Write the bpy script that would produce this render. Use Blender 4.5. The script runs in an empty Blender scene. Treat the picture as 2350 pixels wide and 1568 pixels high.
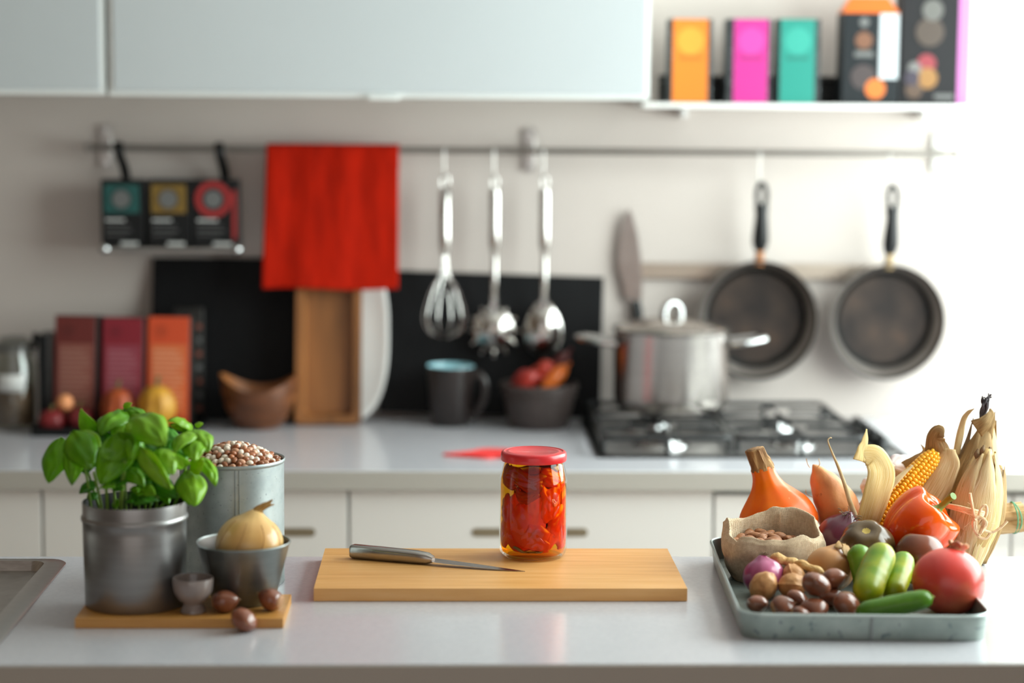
import bpy, bmesh, math, random
from mathutils import Vector, Matrix, Euler, noise
R = math.radians
PI = math.pi
random.seed(7)
scene = bpy.context.scene
COL = scene.collection

# ------------------------------------------------------------------ camera
W, H, F = 2350.0, 1568.0, 4700.0
ZC = 0.90                       # height of both worktops
CAM = Vector((0.0, 0.0, ZC + 0.656))
YAW, PITCH, ROLL = 0.034, math.atan(523.0 / 4700.0), 0.0074
fwd = Vector((math.sin(YAW) * math.cos(PITCH), math.cos(YAW) * math.cos(PITCH), -math.sin(PITCH)))
rgt0 = Vector((math.cos(YAW), -math.sin(YAW), 0))
up0 = rgt0.cross(fwd)
rgt = rgt0 * math.cos(ROLL) + up0 * math.sin(ROLL)
upv = -rgt0 * math.sin(ROLL) + up0 * math.cos(ROLL)
cam_data = bpy.data.cameras.new('camera')
cam = bpy.data.objects.new('camera', cam_data)
COL.objects.link(cam)
m = Matrix.Identity(4)
for i in range(3):
    m[i][0], m[i][1], m[i][2], m[i][3] = rgt[i], upv[i], -fwd[i], CAM[i]
cam.matrix_world = m
cam_data.sensor_fit = 'HORIZONTAL'
cam_data.sensor_width = 36.0
cam_data.lens = 36.0 * F / W
cam_data.clip_start = 0.05
cam_data.clip_end = 60
cam_data.dof.use_dof = True
cam_data.dof.focus_distance = 2.93
cam_data.dof.aperture_fstop = 1.65
scene.camera = cam

def ray(px, py):
    return fwd + rgt * ((px - W / 2) / F) + upv * ((H / 2 - py) / F)
def on_z(px, py, z=ZC):
    d = ray(px, py); t = (z - CAM.z) / d.z
    return CAM + d * t
def on_y(px, py, y):
    d = ray(px, py); t = (y - CAM.y) / d.y
    return CAM + d * t
def mpp(y):                      # metres per photo pixel at depth y
    return y / F

# ------------------------------------------------------------------ light
world = bpy.data.worlds.new('world'); scene.world = world
world.use_nodes = True
bgn = world.node_tree.nodes['Background']
bgn.inputs[0].default_value = (1.0, 0.975, 0.95, 1)
bgn.inputs[1].default_value = 0.54

def area(name, loc, direction, sx, sy, power, color=(1, 1, 1)):
    l = bpy.data.lights.new(name, 'AREA'); l.shape = 'RECTANGLE'
    l.size, l.size_y, l.energy, l.color = sx, sy, power, color
    o = bpy.data.objects.new(name, l); COL.objects.link(o)
    o.location = loc
    o.rotation_euler = Vector(direction).to_track_quat('-Z', 'Y').to_euler()
    return o
# daylight entering through the window in the right-hand wall
WIN_X, WIN_Y0, WIN_Y1, WIN_Z0, WIN_Z1 = 1.47, 2.30, 4.40, 0.96, 2.27
area('window_daylight', (WIN_X + 0.06, (WIN_Y0 + WIN_Y1) / 2, (WIN_Z0 + WIN_Z1) / 2 + 0.05), (-1, -0.02, -0.05),
     WIN_Y1 - WIN_Y0, WIN_Z1 - WIN_Z0, 56, (0.94, 0.975, 1.0))
sun_d = bpy.data.lights.new('sun', 'SUN'); sun_d.energy = 5.0; sun_d.angle = R(1.5); sun_d.color = (1.0, 0.97, 0.92)
sun = bpy.data.objects.new('sun', sun_d); COL.objects.link(sun)
sun.rotation_euler = Vector((-0.31, 0.16, -0.90)).to_track_quat('-Z', 'Y').to_euler()

scene.view_settings.view_transform = 'Standard'
scene.view_settings.look = 'None'
scene.view_settings.gamma = 1.0
scene.view_settings.use_curve_mapping = False
scene.view_settings.exposure = 0.90
scene.cycles.use_denoising = True
scene.cycles.max_bounces = 10
scene.cycles.transparent_max_bounces = 24
scene.cycles.caustics_reflective = False
scene.cycles.sample_clamp_indirect = 6.0

# ------------------------------------------------------------------ materials
def lin(c):
    if isinstance(c, str):
        c = tuple(int(c[i:i + 2], 16) for i in (0, 2, 4))
    if max(c) > 1.0:
        c = tuple(v / 255 for v in c)
    return tuple((v / 12.92 if v <= 0.04045 else ((v + 0.055) / 1.055) ** 2.4) for v in c) + (1.0,)

MATS = {}
def mat(name, c1, c2=None, rough=0.5, metal=0.0, scale=8.0, stretch=(1, 1, 1), bump=0.0, bscale=None, bdist=0.002,
        spec=0.5, coat=0.0, trans=0.0, sss=0.0, sss_r=(0.01, 0.004, 0.002), lo=0.35, hi=0.65, detail=4.0,
        c3=None, spots=None, translucent=0.0, rough2=None, sheen=0.0, rand=0.0, coat_rough=0.08, coord='Object'):
    """One principled material; colour varies between c1, c2 (and c3) with stretched object-space noise."""
    if name in MATS:
        return MATS[name]
    M = bpy.data.materials.new(name); MATS[name] = M
    M.use_nodes = True
    N, L = M.node_tree.nodes, M.node_tree.links
    b = N['Principled BSDF']
    b.inputs['Roughness'].default_value = rough
    b.inputs['Metallic'].default_value = metal
    b.inputs['Specular IOR Level'].default_value = spec
    b.inputs['Coat Weight'].default_value = coat
    b.inputs['Coat Roughness'].default_value = coat_rough
    b.inputs['Transmission Weight'].default_value = trans
    b.inputs['Sheen Weight'].default_value = sheen
    if sss:
        b.inputs['Subsurface Weight'].default_value = sss
        b.inputs['Subsurface Radius'].default_value = sss_r
        b.inputs['Subsurface Scale'].default_value = 1.0
    b.inputs['Base Color'].default_value = lin(c1)
    col = None
    tc = None
    if c2 is not None or bump or spots or rand:
        tc = N.new('ShaderNodeTexCoord')
        mp = N.new('ShaderNodeMapping'); mp.inputs['Scale'].default_value = stretch
        L.new(tc.outputs[coord], mp.inputs['Vector'])
        vec = mp.outputs['Vector']
    if c2 is not None:
        nz = N.new('ShaderNodeTexNoise'); nz.inputs['Scale'].default_value = scale; nz.inputs['Detail'].default_value = detail
        L.new(vec, nz.inputs['Vector'])
        cr = N.new('ShaderNodeValToRGB')
        cr.color_ramp.elements[0].position = lo; cr.color_ramp.elements[0].color = lin(c1)
        cr.color_ramp.elements[1].position = hi; cr.color_ramp.elements[1].color = lin(c2)
        if c3 is not None:
            e = cr.color_ramp.elements.new((lo + hi) / 2); e.color = lin(c3)
        L.new(nz.outputs['Fac'], cr.inputs['Fac'])
        col = cr.outputs['Color']
        if rough2 is not None:
            mr = N.new('ShaderNodeMapRange'); mr.inputs['From Min'].default_value = lo; mr.inputs['From Max'].default_value = hi
            mr.inputs['To Min'].default_value = rough; mr.inputs['To Max'].default_value = rough2
            L.new(nz.outputs['Fac'], mr.inputs['Value']); L.new(mr.outputs['Result'], b.inputs['Roughness'])
    if spots:
        sc, sz, sw = spots          # colour, scale, threshold
        n2 = N.new('ShaderNodeTexNoise'); n2.inputs['Scale'].default_value = sz; n2.inputs['Detail'].default_value = 3
        L.new(vec, n2.inputs['Vector'])
        r2 = N.new('ShaderNodeMapRange'); r2.inputs['From Min'].default_value = sw; r2.inputs['From Max'].default_value = sw + 0.06
        L.new(n2.outputs['Fac'], r2.inputs['Value'])
        mx = N.new('ShaderNodeMix'); mx.data_type = 'RGBA'
        L.new(r2.outputs['Result'], mx.inputs['Factor'])
        if col: L.new(col, mx.inputs['A'])
        else: mx.inputs['A'].default_value = lin(c1)
        mx.inputs['B'].default_value = lin(sc)
        col = mx.outputs['Result']
    if rand:
        oi = N.new('ShaderNodeObjectInfo')
        hs = N.new('ShaderNodeHueSaturation')
        mr = N.new('ShaderNodeMapRange'); mr.inputs['To Min'].default_value = 1 - rand; mr.inputs['To Max'].default_value = 1 + rand
        L.new(oi.outputs['Random'], mr.inputs['Value']); L.new(mr.outputs['Result'], hs.inputs['Value'])
        if col: L.new(col, hs.inputs['Color'])
        else: hs.inputs['Color'].default_value = lin(c1)
        col = hs.outputs['Color']
    if col:
        L.new(col, b.inputs['Base Color'])
    if bump:
        nb = N.new('ShaderNodeTexNoise'); nb.inputs['Scale'].default_value = bscale or scale * 2; nb.inputs['Detail'].default_value = 4
        L.new(vec, nb.inputs['Vector'])
        bp = N.new('ShaderNodeBump'); bp.inputs['Strength'].default_value = bump; bp.inputs['Distance'].default_value = bdist
        L.new(nb.outputs['Fac'], bp.inputs['Height']); L.new(bp.outputs['Normal'], b.inputs['Normal'])
    if translucent:
        tr = N.new('ShaderNodeBsdfTranslucent')
        if col: L.new(col, tr.inputs['Color'])
        else: tr.inputs['Color'].default_value = lin(c1)
        ms = N.new('ShaderNodeMixShader'); ms.inputs[0].default_value = translucent
        L.new(b.outputs[0], ms.inputs[1]); L.new(tr.outputs[0], ms.inputs[2])
        L.new(ms.outputs[0], N['Material Output'].inputs[0])
    return M

def clear_mat(name, tint, gloss_rough=0.02, facing=0.06, rim=0.75, gcol=(1, 1, 1)):
    """Thin clear wall: tinted see-through, mirror-like at grazing angles."""
    if name in MATS:
        return MATS[name]
    M = bpy.data.materials.new(name); MATS[name] = M
    M.use_nodes = True
    N, L = M.node_tree.nodes, M.node_tree.links
    N.remove(N['Principled BSDF'])
    t = N.new('ShaderNodeBsdfTransparent'); t.inputs[0].default_value = lin(tint)
    g = N.new('ShaderNodeBsdfGlossy'); g.inputs['Roughness'].default_value = gloss_rough; g.inputs[0].default_value = gcol + (1,)
    lw = N.new('ShaderNodeLayerWeight'); lw.inputs[0].default_value = 0.5
    pw = N.new('ShaderNodeMath'); pw.operation = 'POWER'; pw.inputs[1].default_value = 4.0
    L.new(lw.outputs['Facing'], pw.inputs[0])
    fr = N.new('ShaderNodeMapRange'); fr.inputs['To Min'].default_value = facing; fr.inputs['To Max'].default_value = rim
    L.new(pw.outputs[0], fr.inputs['Value'])
    ms = N.new('ShaderNodeMixShader')
    L.new(fr.outputs[0], ms.inputs[0]); L.new(t.outputs[0], ms.inputs[1]); L.new(g.outputs[0], ms.inputs[2])
    L.new(ms.outputs[0], N['Material Output'].inputs[0])
    return M

# ------------------------------------------------------------------ mesh helpers
class MB:
    def __init__(s): s.v = []; s.f = []
    def add(s, vs, fs):
        o = len(s.v); s.v += [Vector(v) for v in vs]; s.f += [tuple(i + o for i in f) for f in fs]; return s
    def box(s, x0, x1, y0, y1, z0, z1):
        v = [(x0, y0, z0), (x1, y0, z0), (x1, y1, z0), (x0, y1, z0), (x0, y0, z1), (x1, y0, z1), (x1, y1, z1), (x0, y1, z1)]
        return s.add(v, [(3, 2, 1, 0), (4, 5, 6, 7), (0, 1, 5, 4), (1, 2, 6, 5), (2, 3, 7, 6), (3, 0, 4, 7)])
    def prism(s, pts, z0, z1):                  # polygon in xy (counter-clockwise), extruded in z
        n = len(pts)
        v = [(p[0], p[1], z0) for p in pts] + [(p[0], p[1], z1) for p in pts]
        f = [tuple(range(n - 1, -1, -1)), tuple(range(n, 2 * n))] + [(i, (i + 1) % n, n + (i + 1) % n, n + i) for i in range(n)]
        return s.add(v, f)
    def lathe(s, prof, n=48, arc=None):         # profile of (r, z), bottom outside first
        v, f, rows = [], [], []
        for r, z in prof:
            if r < 1e-6:
                rows.append([len(v)]); v.append((0, 0, z))
            else:
                rows.append(list(range(len(v), len(v) + n)))
                v += [(r * math.cos(2 * PI * k / n), r * math.sin(2 * PI * k / n), z) for k in range(n)]
        for a, b in zip(rows, rows[1:]):
            for k in range(n):
                k2 = (k + 1) % n
                if len(a) == 1 and len(b) == 1: continue
                if len(a) == 1: f.append((a[0], b[k2], b[k]))
                elif len(b) == 1: f.append((a[k], a[k2], b[0]))
                else: f.append((a[k], a[k2], b[k2], b[k]))
        return s.add(v, f)
    def tube(s, pts, rad, n=8, cap=True, flat=1.0, closed=False, side=None):
        pts = [Vector(p) for p in pts]; m_ = len(pts)
        if not hasattr(rad, '__len__'): rad = [rad] * m_
        t0 = None; nrm = None; rows = []; v = []
        for i, p in enumerate(pts):
            if closed: t = pts[(i + 1) % m_] - pts[i - 1]
            else: t = pts[min(i + 1, m_ - 1)] - pts[max(i - 1, 0)]
            t = t.normalized() if t.length > 1e-9 else Vector((0, 0, 1))
            if nrm is None:
                nrm = Vector(side) if side else (Vector((0, 0, 1)) if abs(t.z) < 0.9 else Vector((1, 0, 0)))
                nrm = (nrm - t * nrm.dot(t)).normalized()
            else:
                nrm = (nrm - t * nrm.dot(t))
                nrm = nrm.normalized() if nrm.length > 1e-9 else t.orthogonal().normalized()
            bn = t.cross(nrm)
            rows.append(list(range(len(v), len(v) + n)))
            for k in range(n):
                a = 2 * PI * k / n
                v.append(p + nrm * (rad[i] * math.cos(a)) + bn * (rad[i] * flat * math.sin(a)))
        f = []
        rr = rows + ([rows[0]] if closed else [])
        for a, b in zip(rr, rr[1:]):
            for k in range(n):
                f.append((a[k], a[(k + 1) % n], b[(k + 1) % n], b[k]))
        if cap and not closed:
            f.append(tuple(reversed(rows[0]))); f.append(tuple(rows[-1]))
        return s.add(v, f)
    def blob(s, fn, nu=32, nv=18):              # fn(theta 0..2pi, phi -pi/2..pi/2) -> point
        v = [fn(0, -PI / 2)]; f = []
        for j in range(1, nv):
            ph = -PI / 2 + PI * j / nv
            for i in range(nu): v.append(fn(2 * PI * i / nu, ph))
        v.append(fn(0, PI / 2)); top = len(v) - 1
        for i in range(nu):
            i2 = (i + 1) % nu
            f.append((0, 1 + i2, 1 + i))
            for j in range(nv - 2):
                a = 1 + j * nu
                f.append((a + i, a + i2, a + nu + i2, a + nu + i))
            a = 1 + (nv - 2) * nu
            f.append((a + i, a + i2, top))
        return s.add(v, f)
    def grid(s, fn, nu, nv):                    # open sheet, fn(u, v) u,v in 0..1
        v = [fn(i / nu, j / nv) for j in range(nv + 1) for i in range(nu + 1)]
        f = []
        for j in range(nv):
            for i in range(nu):
                a = j * (nu + 1) + i
                f.append((a, a + 1, a + nu + 2, a + nu + 1))
        return s.add(v, f)
    def xf(s, M):
        s.v = [M @ p for p in s.v]; return s
    def mesh(s, name, smooth=40):
        me = bpy.data.meshes.new(name)
        me.from_pydata([tuple(p) for p in s.v], [], s.f); me.update()
        bm = bmesh.new(); bm.from_mesh(me)
        bmesh.ops.remove_doubles(bm, verts=bm.verts, dist=1e-6)
        bmesh.ops.recalc_face_normals(bm, faces=bm.faces)
        bm.to_mesh(me); bm.free()
        if smooth:
            for p in me.polygons: p.use_smooth = True
            me.set_sharp_from_angle(angle=R(smooth))
        return me
    def build(s, name, material, parent=None, loc=(0, 0, 0), rot=(0, 0, 0), smooth=40, bevel=0, seg=2, solid=0, sub=0):
        return put(name, s.mesh(name, smooth), material, parent, loc, rot, bevel, seg, solid, sub)

def put(name, me, material, parent=None, loc=(0, 0, 0), rot=(0, 0, 0), bevel=0, seg=2, solid=0, sub=0):
    if material and not me.materials: me.materials.append(material)
    o = bpy.data.objects.new(name, me); COL.objects.link(o)
    o.location = loc; o.rotation_euler = rot
    if parent: o.parent = parent
    if solid:
        md = o.modifiers.new('solid', 'SOLIDIFY'); md.thickness = solid; md.offset = 0
    if bevel:
        md = o.modifiers.new('bevel', 'BEVEL'); md.width = bevel; md.segments = seg; md.limit_method = 'ANGLE'; md.angle_limit = R(35)
        for p in me.polygons: p.use_smooth = True
        me.set_sharp_from_angle(angle=R(40))
    if sub:
        md = o.modifiers.new('sub', 'SUBSURF'); md.levels = sub; md.render_levels = sub
    return o
def tag(o, label, cat, group=None):
    o['label'] = label; o['category'] = cat
    if group: o['group'] = group
    return o
def thing(name, label, cat, loc=(0, 0, 0), rot=(0, 0, 0), group=None):
    o = bpy.data.objects.new(name, None); COL.objects.link(o)
    o.empty_display_size = 0.02; o.location = loc; o.rotation_euler = rot
    return tag(o, label, cat, group)
def struct(o):
    o['kind'] = 'structure'; return o
def copy_tree(o, parent=None):
    c = o.copy(); COL.objects.link(c); c.parent = parent
    for ch in list(o.children): copy_tree(ch, c)
    return c
def nz(p, s=1.0, seed=0.0):
    return noise.noise(Vector((p[0] * s + seed, p[1] * s - seed * 1.7, p[2] * s + seed * 0.6)))
def rrect(x0, x1, y0, y1, r, n=5):              # rounded rectangle outline, counter-clockwise
    pts = []
    for cx, cy, a0 in ((x1 - r, y1 - r, 0), (x0 + r, y1 - r, 90), (x0 + r, y0 + r, 180), (x1 - r, y0 + r, 270)):
        for k in range(n + 1):
            a = R(a0 + 90 * k / n); pts.append((cx + r * math.cos(a), cy + r * math.sin(a)))
    return pts
def lerp(a, b, t): return a + (b - a) * t
def curve_pts(ctrl, n=24):                      # smooth curve through control points (Catmull-Rom)
    c = [Vector(p) for p in ctrl]; c = [c[0] * 2 - c[1]] + c + [c[-1] * 2 - c[-2]]
    out = []; segs = len(c) - 3
    for k in range(n + 1):
        t = k / n * segs; i = min(int(t), segs - 1); t -= i
        p0, p1, p2, p3 = c[i:i + 4]
        out.append(0.5 * ((2 * p1) + (p2 - p0) * t + (2 * p0 - 5 * p1 + 4 * p2 - p3) * t * t + (3 * p1 - p0 - 3 * p2 + p3) * t ** 3))
    return out

def sheet(name, fn, nu, nv, material, parent=None, solid=0.0, sub=0, smooth=80, loc=(0, 0, 0), rot=(0, 0, 0)):
    """Open sheet with UVs (u across, v along)."""
    mb_ = MB().grid(fn, nu, nv)
    me = bpy.data.meshes.new(name)
    me.from_pydata([tuple(p) for p in mb_.v], [], mb_.f); me.update()
    uv = me.uv_layers.new(name='uv')
    for lp in me.loops:
        k = lp.vertex_index
        uv.data[lp.index].uv = ((k % (nu + 1)) / nu, (k // (nu + 1)) / nv)
    for p in me.polygons: p.use_smooth = True
    return put(name, me, material, parent, loc, rot, 0, 2, solid, sub)
def frame_to(zdir, xhint=(1, 0, 0)):            # rotation whose local z points along zdir
    z = Vector(zdir).normalized(); x = Vector(xhint); x = (x - z * x.dot(z))
    x = x.normalized() if x.length > 1e-6 else z.orthogonal().normalized()
    y = z.cross(x)
    return Matrix((x, y, z)).transposed().to_euler()
# ================================================================== the room
Y_WALL = 4.42
XL = -1.62
m_wall = mat('plaster_white', 'CFC4BD', 'C9BEB7', rough=0.75, scale=3)
m_wall_l = mat('plaster_darkened', '6E5D4F', '665648', rough=0.8, scale=3)  # unseen left wall, set close and darkened to dim the room's left side
m_floor = mat('floor_wood', 'A88C70', '977C62', rough=0.45, scale=3, stretch=(1, 8, 1))
m_ceil = mat('ceiling_white', 'D8D4D0', rough=0.85)
m_frame = mat('window_frame_white', 'F2F2F0', rough=0.4)
struct(MB().box(XL - 0.1, WIN_X + 0.05, -1.5, Y_WALL + 0.12, -0.08, 0).build('floor', m_floor, smooth=0))
struct(MB().box(XL - 0.1, WIN_X + 0.05, -1.5, Y_WALL + 0.12, 2.55, 2.63).build('ceiling', m_ceil, smooth=0))
struct(MB().box(XL, WIN_X, Y_WALL, Y_WALL + 0.12, 0, 2.55).build('wall_back', m_wall, smooth=0))
struct(MB().box(XL - 0.1, XL, -1.5, Y_WALL + 0.12, 0, 2.55).build('wall_left', m_wall_l, smooth=0))
wr = MB()
wr.box(WIN_X, WIN_X + 0.05, -1.5, WIN_Y0, 0, 2.55)
wr.box(WIN_X, WIN_X + 0.05, WIN_Y1, Y_WALL + 0.12, 0, 2.55)
wr.box(WIN_X, WIN_X + 0.05, WIN_Y0, WIN_Y1, 0, WIN_Z0)
wr.box(WIN_X, WIN_X + 0.05, WIN_Y0, WIN_Y1, WIN_Z1, 2.55)
struct(wr.build('wall_right', m_wall, smooth=0))
wn = MB(); t = 0.03
wn.box(WIN_X + 0.01, WIN_X + 0.04, WIN_Y0, WIN_Y1, WIN_Z0, WIN_Z0 + t)
wn.box(WIN_X + 0.01, WIN_X + 0.04, WIN_Y0, WIN_Y1, WIN_Z1 - t, WIN_Z1)
wn.box(WIN_X + 0.01, WIN_X + 0.04, WIN_Y0, WIN_Y0 + t, WIN_Z0 + t, WIN_Z1 - t)
wn.box(WIN_X + 0.01, WIN_X + 0.04, WIN_Y1 - t, WIN_Y1, WIN_Z0 + t, WIN_Z1 - t)
w1 = struct(wn.build('window_1', m_frame, smooth=0))
MB().box(WIN_X + 0.023, WIN_X + 0.026, WIN_Y0 + t, WIN_Y1 - t, WIN_Z0 + t, WIN_Z1 - t).build('pane', clear_mat('window_glass', (0.97, 0.99, 0.98)), w1, smooth=0)

# ------------------------------------------------------------------ back worktop and base cabinets
m_top = mat('worktop_grey', 'C9C9CE', 'C3C3C9', rough=0.20, scale=160, detail=2, spec=0.5)
m_fascia = mat('worktop_edge', 'B4AFA7', rough=0.42)
m_drawer = mat('drawer_white', 'E6E2DE', rough=0.35)
m_carc = mat('carcass', 'A9AFA6', rough=0.5)
m_slot = mat('grip_bronze', '8E8069', '847660', rough=0.4, metal=0.4, scale=30)
Y_CF = on_z(1175, 1082).y                       # front edge of the back worktop
XR = WIN_X - 0.002
wt = thing('back_worktop', 'long pale grey worktop along the back wall, carrying the gas hob', 'worktop', (0, 0, ZC - 0.036))
MB().box(XL + 0.002, XR, Y_CF + 0.004, Y_WALL - 0.001, 0, 0.036).build('slab', m_top, wt, bevel=0.002)
MB().box(XL + 0.002, XR, Y_CF, Y_CF + 0.0035, 0.0, 0.0345).build('edge_strip', m_fascia, wt, smooth=0)
Y_D = Y_CF + 0.02                               # drawer front plane
ZD = ZC - 0.036
cuts = [XL + 0.004] + [on_y(px, 1200, Y_D).x for px in (97, 380, 800, 1637, 2322)] + [XR - 0.003]
lab = ['white base cabinet left of the basil plant, next to the sink', 'narrow white base cabinet behind the basil pot',
       'narrow white base cabinet behind the bean tin, pill-shaped grip at its right',
       'wide white drawer cabinet behind the jar of peppers',
       'white drawer cabinet under the gas hob', 'white base cabinet under the end of the worktop by the window']
for i in range(6):
    a, b = cuts[i] + 0.0022, cuts[i + 1] - 0.0022
    w = b - a
    cb = thing('base_cabinet', lab[i], 'cabinet', ((a + b) / 2, Y_D, 0))
    MB().box(-w / 2 - 0.0018, w / 2 + 0.0018, 0.020, Y_WALL - Y_D - 0.002, 0.10, ZD - 0.001).build('body', m_carc, cb, smooth=0)
    MB().box(-w / 2 + 0.002, w / 2 - 0.002, 0.06, 0.08, 0, 0.099).build('plinth', m_carc, cb, smooth=0)
    zt = ZD - (0.004 if i < 4 else 0.012)
    d = MB().box(-w / 2, w / 2, 0.0, 0.018, zt - 0.26, zt).build('drawer_front', m_drawer, cb, bevel=0.0015)
    MB().box(-w / 2, w / 2, 0.0, 0.018, 0.11, zt - 0.264).build('drawer_front', m_drawer, cb, bevel=0.0015)
    gw = 0.108 if i in (2, 3) else 0.1
    zg = on_y(1215, 1222, Y_D).z
    if i in (2, 3, 0, 5):
        gx = (on_y(590 if i == 2 else 1216, 1221, Y_D).x - (a + b) / 2) if i in (2, 3) else 0
        pts = []
        for sx in (1, -1):
            for k in range(9):
                an = R(-90 + 180 * k / 8) if sx > 0 else R(90 + 180 * k / 8)
                pts.append((gx + sx * (gw - 0.008) + 0.008 * math.cos(an), zg + 0.008 * math.sin(an)))
        g = MB().prism(pts, -0.0, 0.0022).xf(Matrix.Rotation(R(90), 4, 'X'))
        g.build('grip', m_slot, cb, loc=(0, 0.0005, 0), bevel=0.0006)

# ------------------------------------------------------------------ island with sink
Y_IF = on_z(1175, 1527).y
Y_IB = on_z(1175, 1278).y
m_steel = mat('brushed_steel', 'CAC5C0', 'BCB6B1', rough=0.30, metal=1.0, scale=60, stretch=(1, 12, 1))
m_steel_d = mat('sink_steel', 'B4AEA8', 'A6A09A', rough=0.34, metal=1.0, scale=40)
iw = thing('island_worktop', 'pale grey island worktop with the sink set into it', 'worktop', (0, 0, ZC - 0.04))
sxr = on_z(152, 1297).x; syb = on_z(60, 1288).y    # outer right and back edge of the sink rim
hx1, hy1, hy0, hx0 = sxr - 0.012, syb - 0.012, Y_IF + 0.06, sxr - 0.55
mb = MB()
mb.box(hx1, 0.96, Y_IF + 0.004, Y_IB, 0, 0.04)
mb.box(hx0, hx1, hy1, Y_IB, 0, 0.04)
mb.box(hx0, hx1, Y_IF + 0.004, hy0, 0, 0.04)
mb.box(XL + 0.002, hx0, Y_IF + 0.004, Y_IB, 0, 0.04)
mb.build('slab', m_top, iw, smooth=0)
MB().box(XL + 0.002, 0.96, Y_IF, Y_IF + 0.0035, 0, 0.039).build('edge_strip', m_fascia, iw, smooth=0)
ic = thing('island_cabinet', 'white cabinet body under the island worktop', 'cabinet', (0, Y_IF, 0))
MB().box(hx1 + 0.02, 0.94, 0.02, Y_IB - Y_IF - 0.02, 0, ZC - 0.041).build('body', m_drawer, ic, smooth=0)
ils = MB().box(XL + 0.004, hx0 - 0.02, 0.02, Y_IB - Y_IF - 0.02, 0, ZC - 0.041).build('body', m_drawer, ic, smooth=0)
MB().box(hx0 - 0.019, hx1 + 0.019, 0.02, 0.038, 0, ZC - 0.041).build('sink_front', m_drawer, ic, smooth=0)
MB().box(hx0 - 0.019, hx1 + 0.019, Y_IB - Y_IF - 0.038, Y_IB - Y_IF - 0.02, 0, ZC - 0.041).build('back_panel', m_drawer, ic, smooth=0)
# sink: rim, stepped ledge and bowl
sk = thing('sink', 'brushed steel inset sink with a wide flat rim in the island worktop', 'sink', (sxr, syb, ZC))
def ring(mb, o, zo, i, zi):
    n = len(o); v = [(p[0], p[1], zo) for p in o] + [(p[0], p[1], zi) for p in i]
    mb.add(v, [(k, (k + 1) % n, n + (k + 1) % n, n + k) for k in range(n)])
x0, y0 = hx0 - sxr + 0.012 - 0.02, hy0 - syb - 0.02
rim = MB()
o0 = rrect(x0, 0, y0, 0, 0.030); o1 = rrect(x0 + .002, -.002, y0 + .002, -.002, 0.029); o2 = rrect(x0 + .03, -.030, y0 + .03, -.016, 0.022)
o3 = rrect(x0 + .034, -.034, y0 + .034, -.020, 0.019)
ring(rim, o0, 0.0005, o0, 0.0025); ring(rim, o0, 0.0025, o1, 0.004); ring(rim, o1, 0.004, o2, 0.004); ring(rim, o2, 0.004, o3, -0.010)
rim.build('rim', m_steel, sk)
led = MB(); o4 = rrect(x0 + .055, -.082, y0 + .055, -.055, 0.045)
o4b = rrect(x0 + .058, -.086, y0 + .058, -.059, 0.043)
ring(led, o3, -0.010, o4, -0.012); ring(led, o4, -0.012, o4b, -0.018)
led.build('ledge', m_steel_d, sk)
bw = MB(); o5 = rrect(x0 + .075, -.105, y0 + .075, -.078, 0.035)
ring(bw, o4b, -0.018, o5, -0.165)
bw.add([(p[0], p[1], -0.165) for p in o5], [tuple(range(len(o5)))])
bw.build('bowl', m_steel_d, sk)

# ------------------------------------------------------------------ frosted glass wall cabinets
Y_K = Y_WALL - 0.36
m_glass_f = mat('frosted_glass', 'C8CFD2', 'C5CCCF', rough=0.22, scale=2, spec=0.5)
m_alu = mat('aluminium_edge', 'E9ECEA', rough=0.35)
m_gap = mat('cabinet_side', 'D5DAD5', rough=0.5)
zb1 = on_y(100, 217, Y_K).z; zb2 = on_y(900, 225, Y_K).z
xg = on_y(243, 100, Y_K).x; xe = on_y(1492, 100, Y_K).x
for x0, x1, zb, l in ((XL + 0.004, xg - 0.004, zb1, 'frosted glass wall cabinet beside the narrow gap, over the tea rack'),
                      (xg + 0.004, xe, zb2, 'wide frosted glass wall cabinet above the red towel and utensils')):
    c = thing('wall_cabinet', l, 'cabinet', ((x0 + x1) / 2, Y_K, zb)); w = x1 - x0
    MB().box(-w / 2 + 0.002, w / 2 - 0.002, 0.022, Y_WALL - Y_K - 0.002, 0.004, 0.8).build('body', m_gap, c, smooth=0)
    dr = MB().box(-w / 2, w / 2, 0.004, 0.020, 0, 0.79).build('door', m_alu, c, bevel=0.001)
    MB().box(-w / 2 + 0.010, w / 2 - 0.008, 0.0, 0.0035, 0.010, 0.78).build('glass_panel', m_glass_f, dr, bevel=0.001)
    if w > 1.0 and x0 > -1:
        hx = on_y(880, 222, Y_K).x - (x0 + x1) / 2
        MB().box(hx - 0.030, hx + 0.030, -0.008, 0.004, -0.004, 0.004).build('pull', m_alu, dr, bevel=0.001)
# ================================================================== things along the back wall
m_chrome = mat('chrome', 'C9C9C9', rough=0.16, metal=1.0)
m_satin = mat('satin_steel', 'BDB9B5', 'AFAAA6', rough=0.28, metal=1.0, scale=30)
m_rail = mat('rail_steel', '8F8A84', rough=0.35, metal=1.0)
m_black = mat('black_plastic', '0E0F10', rough=0.35, spec=0.35)
m_black_m = mat('black_card', '161617', '111112', rough=0.5, spec=0.25, scale=20)
m_white_p = mat('print_white', 'D9D9D6', rough=0.5)

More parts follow.
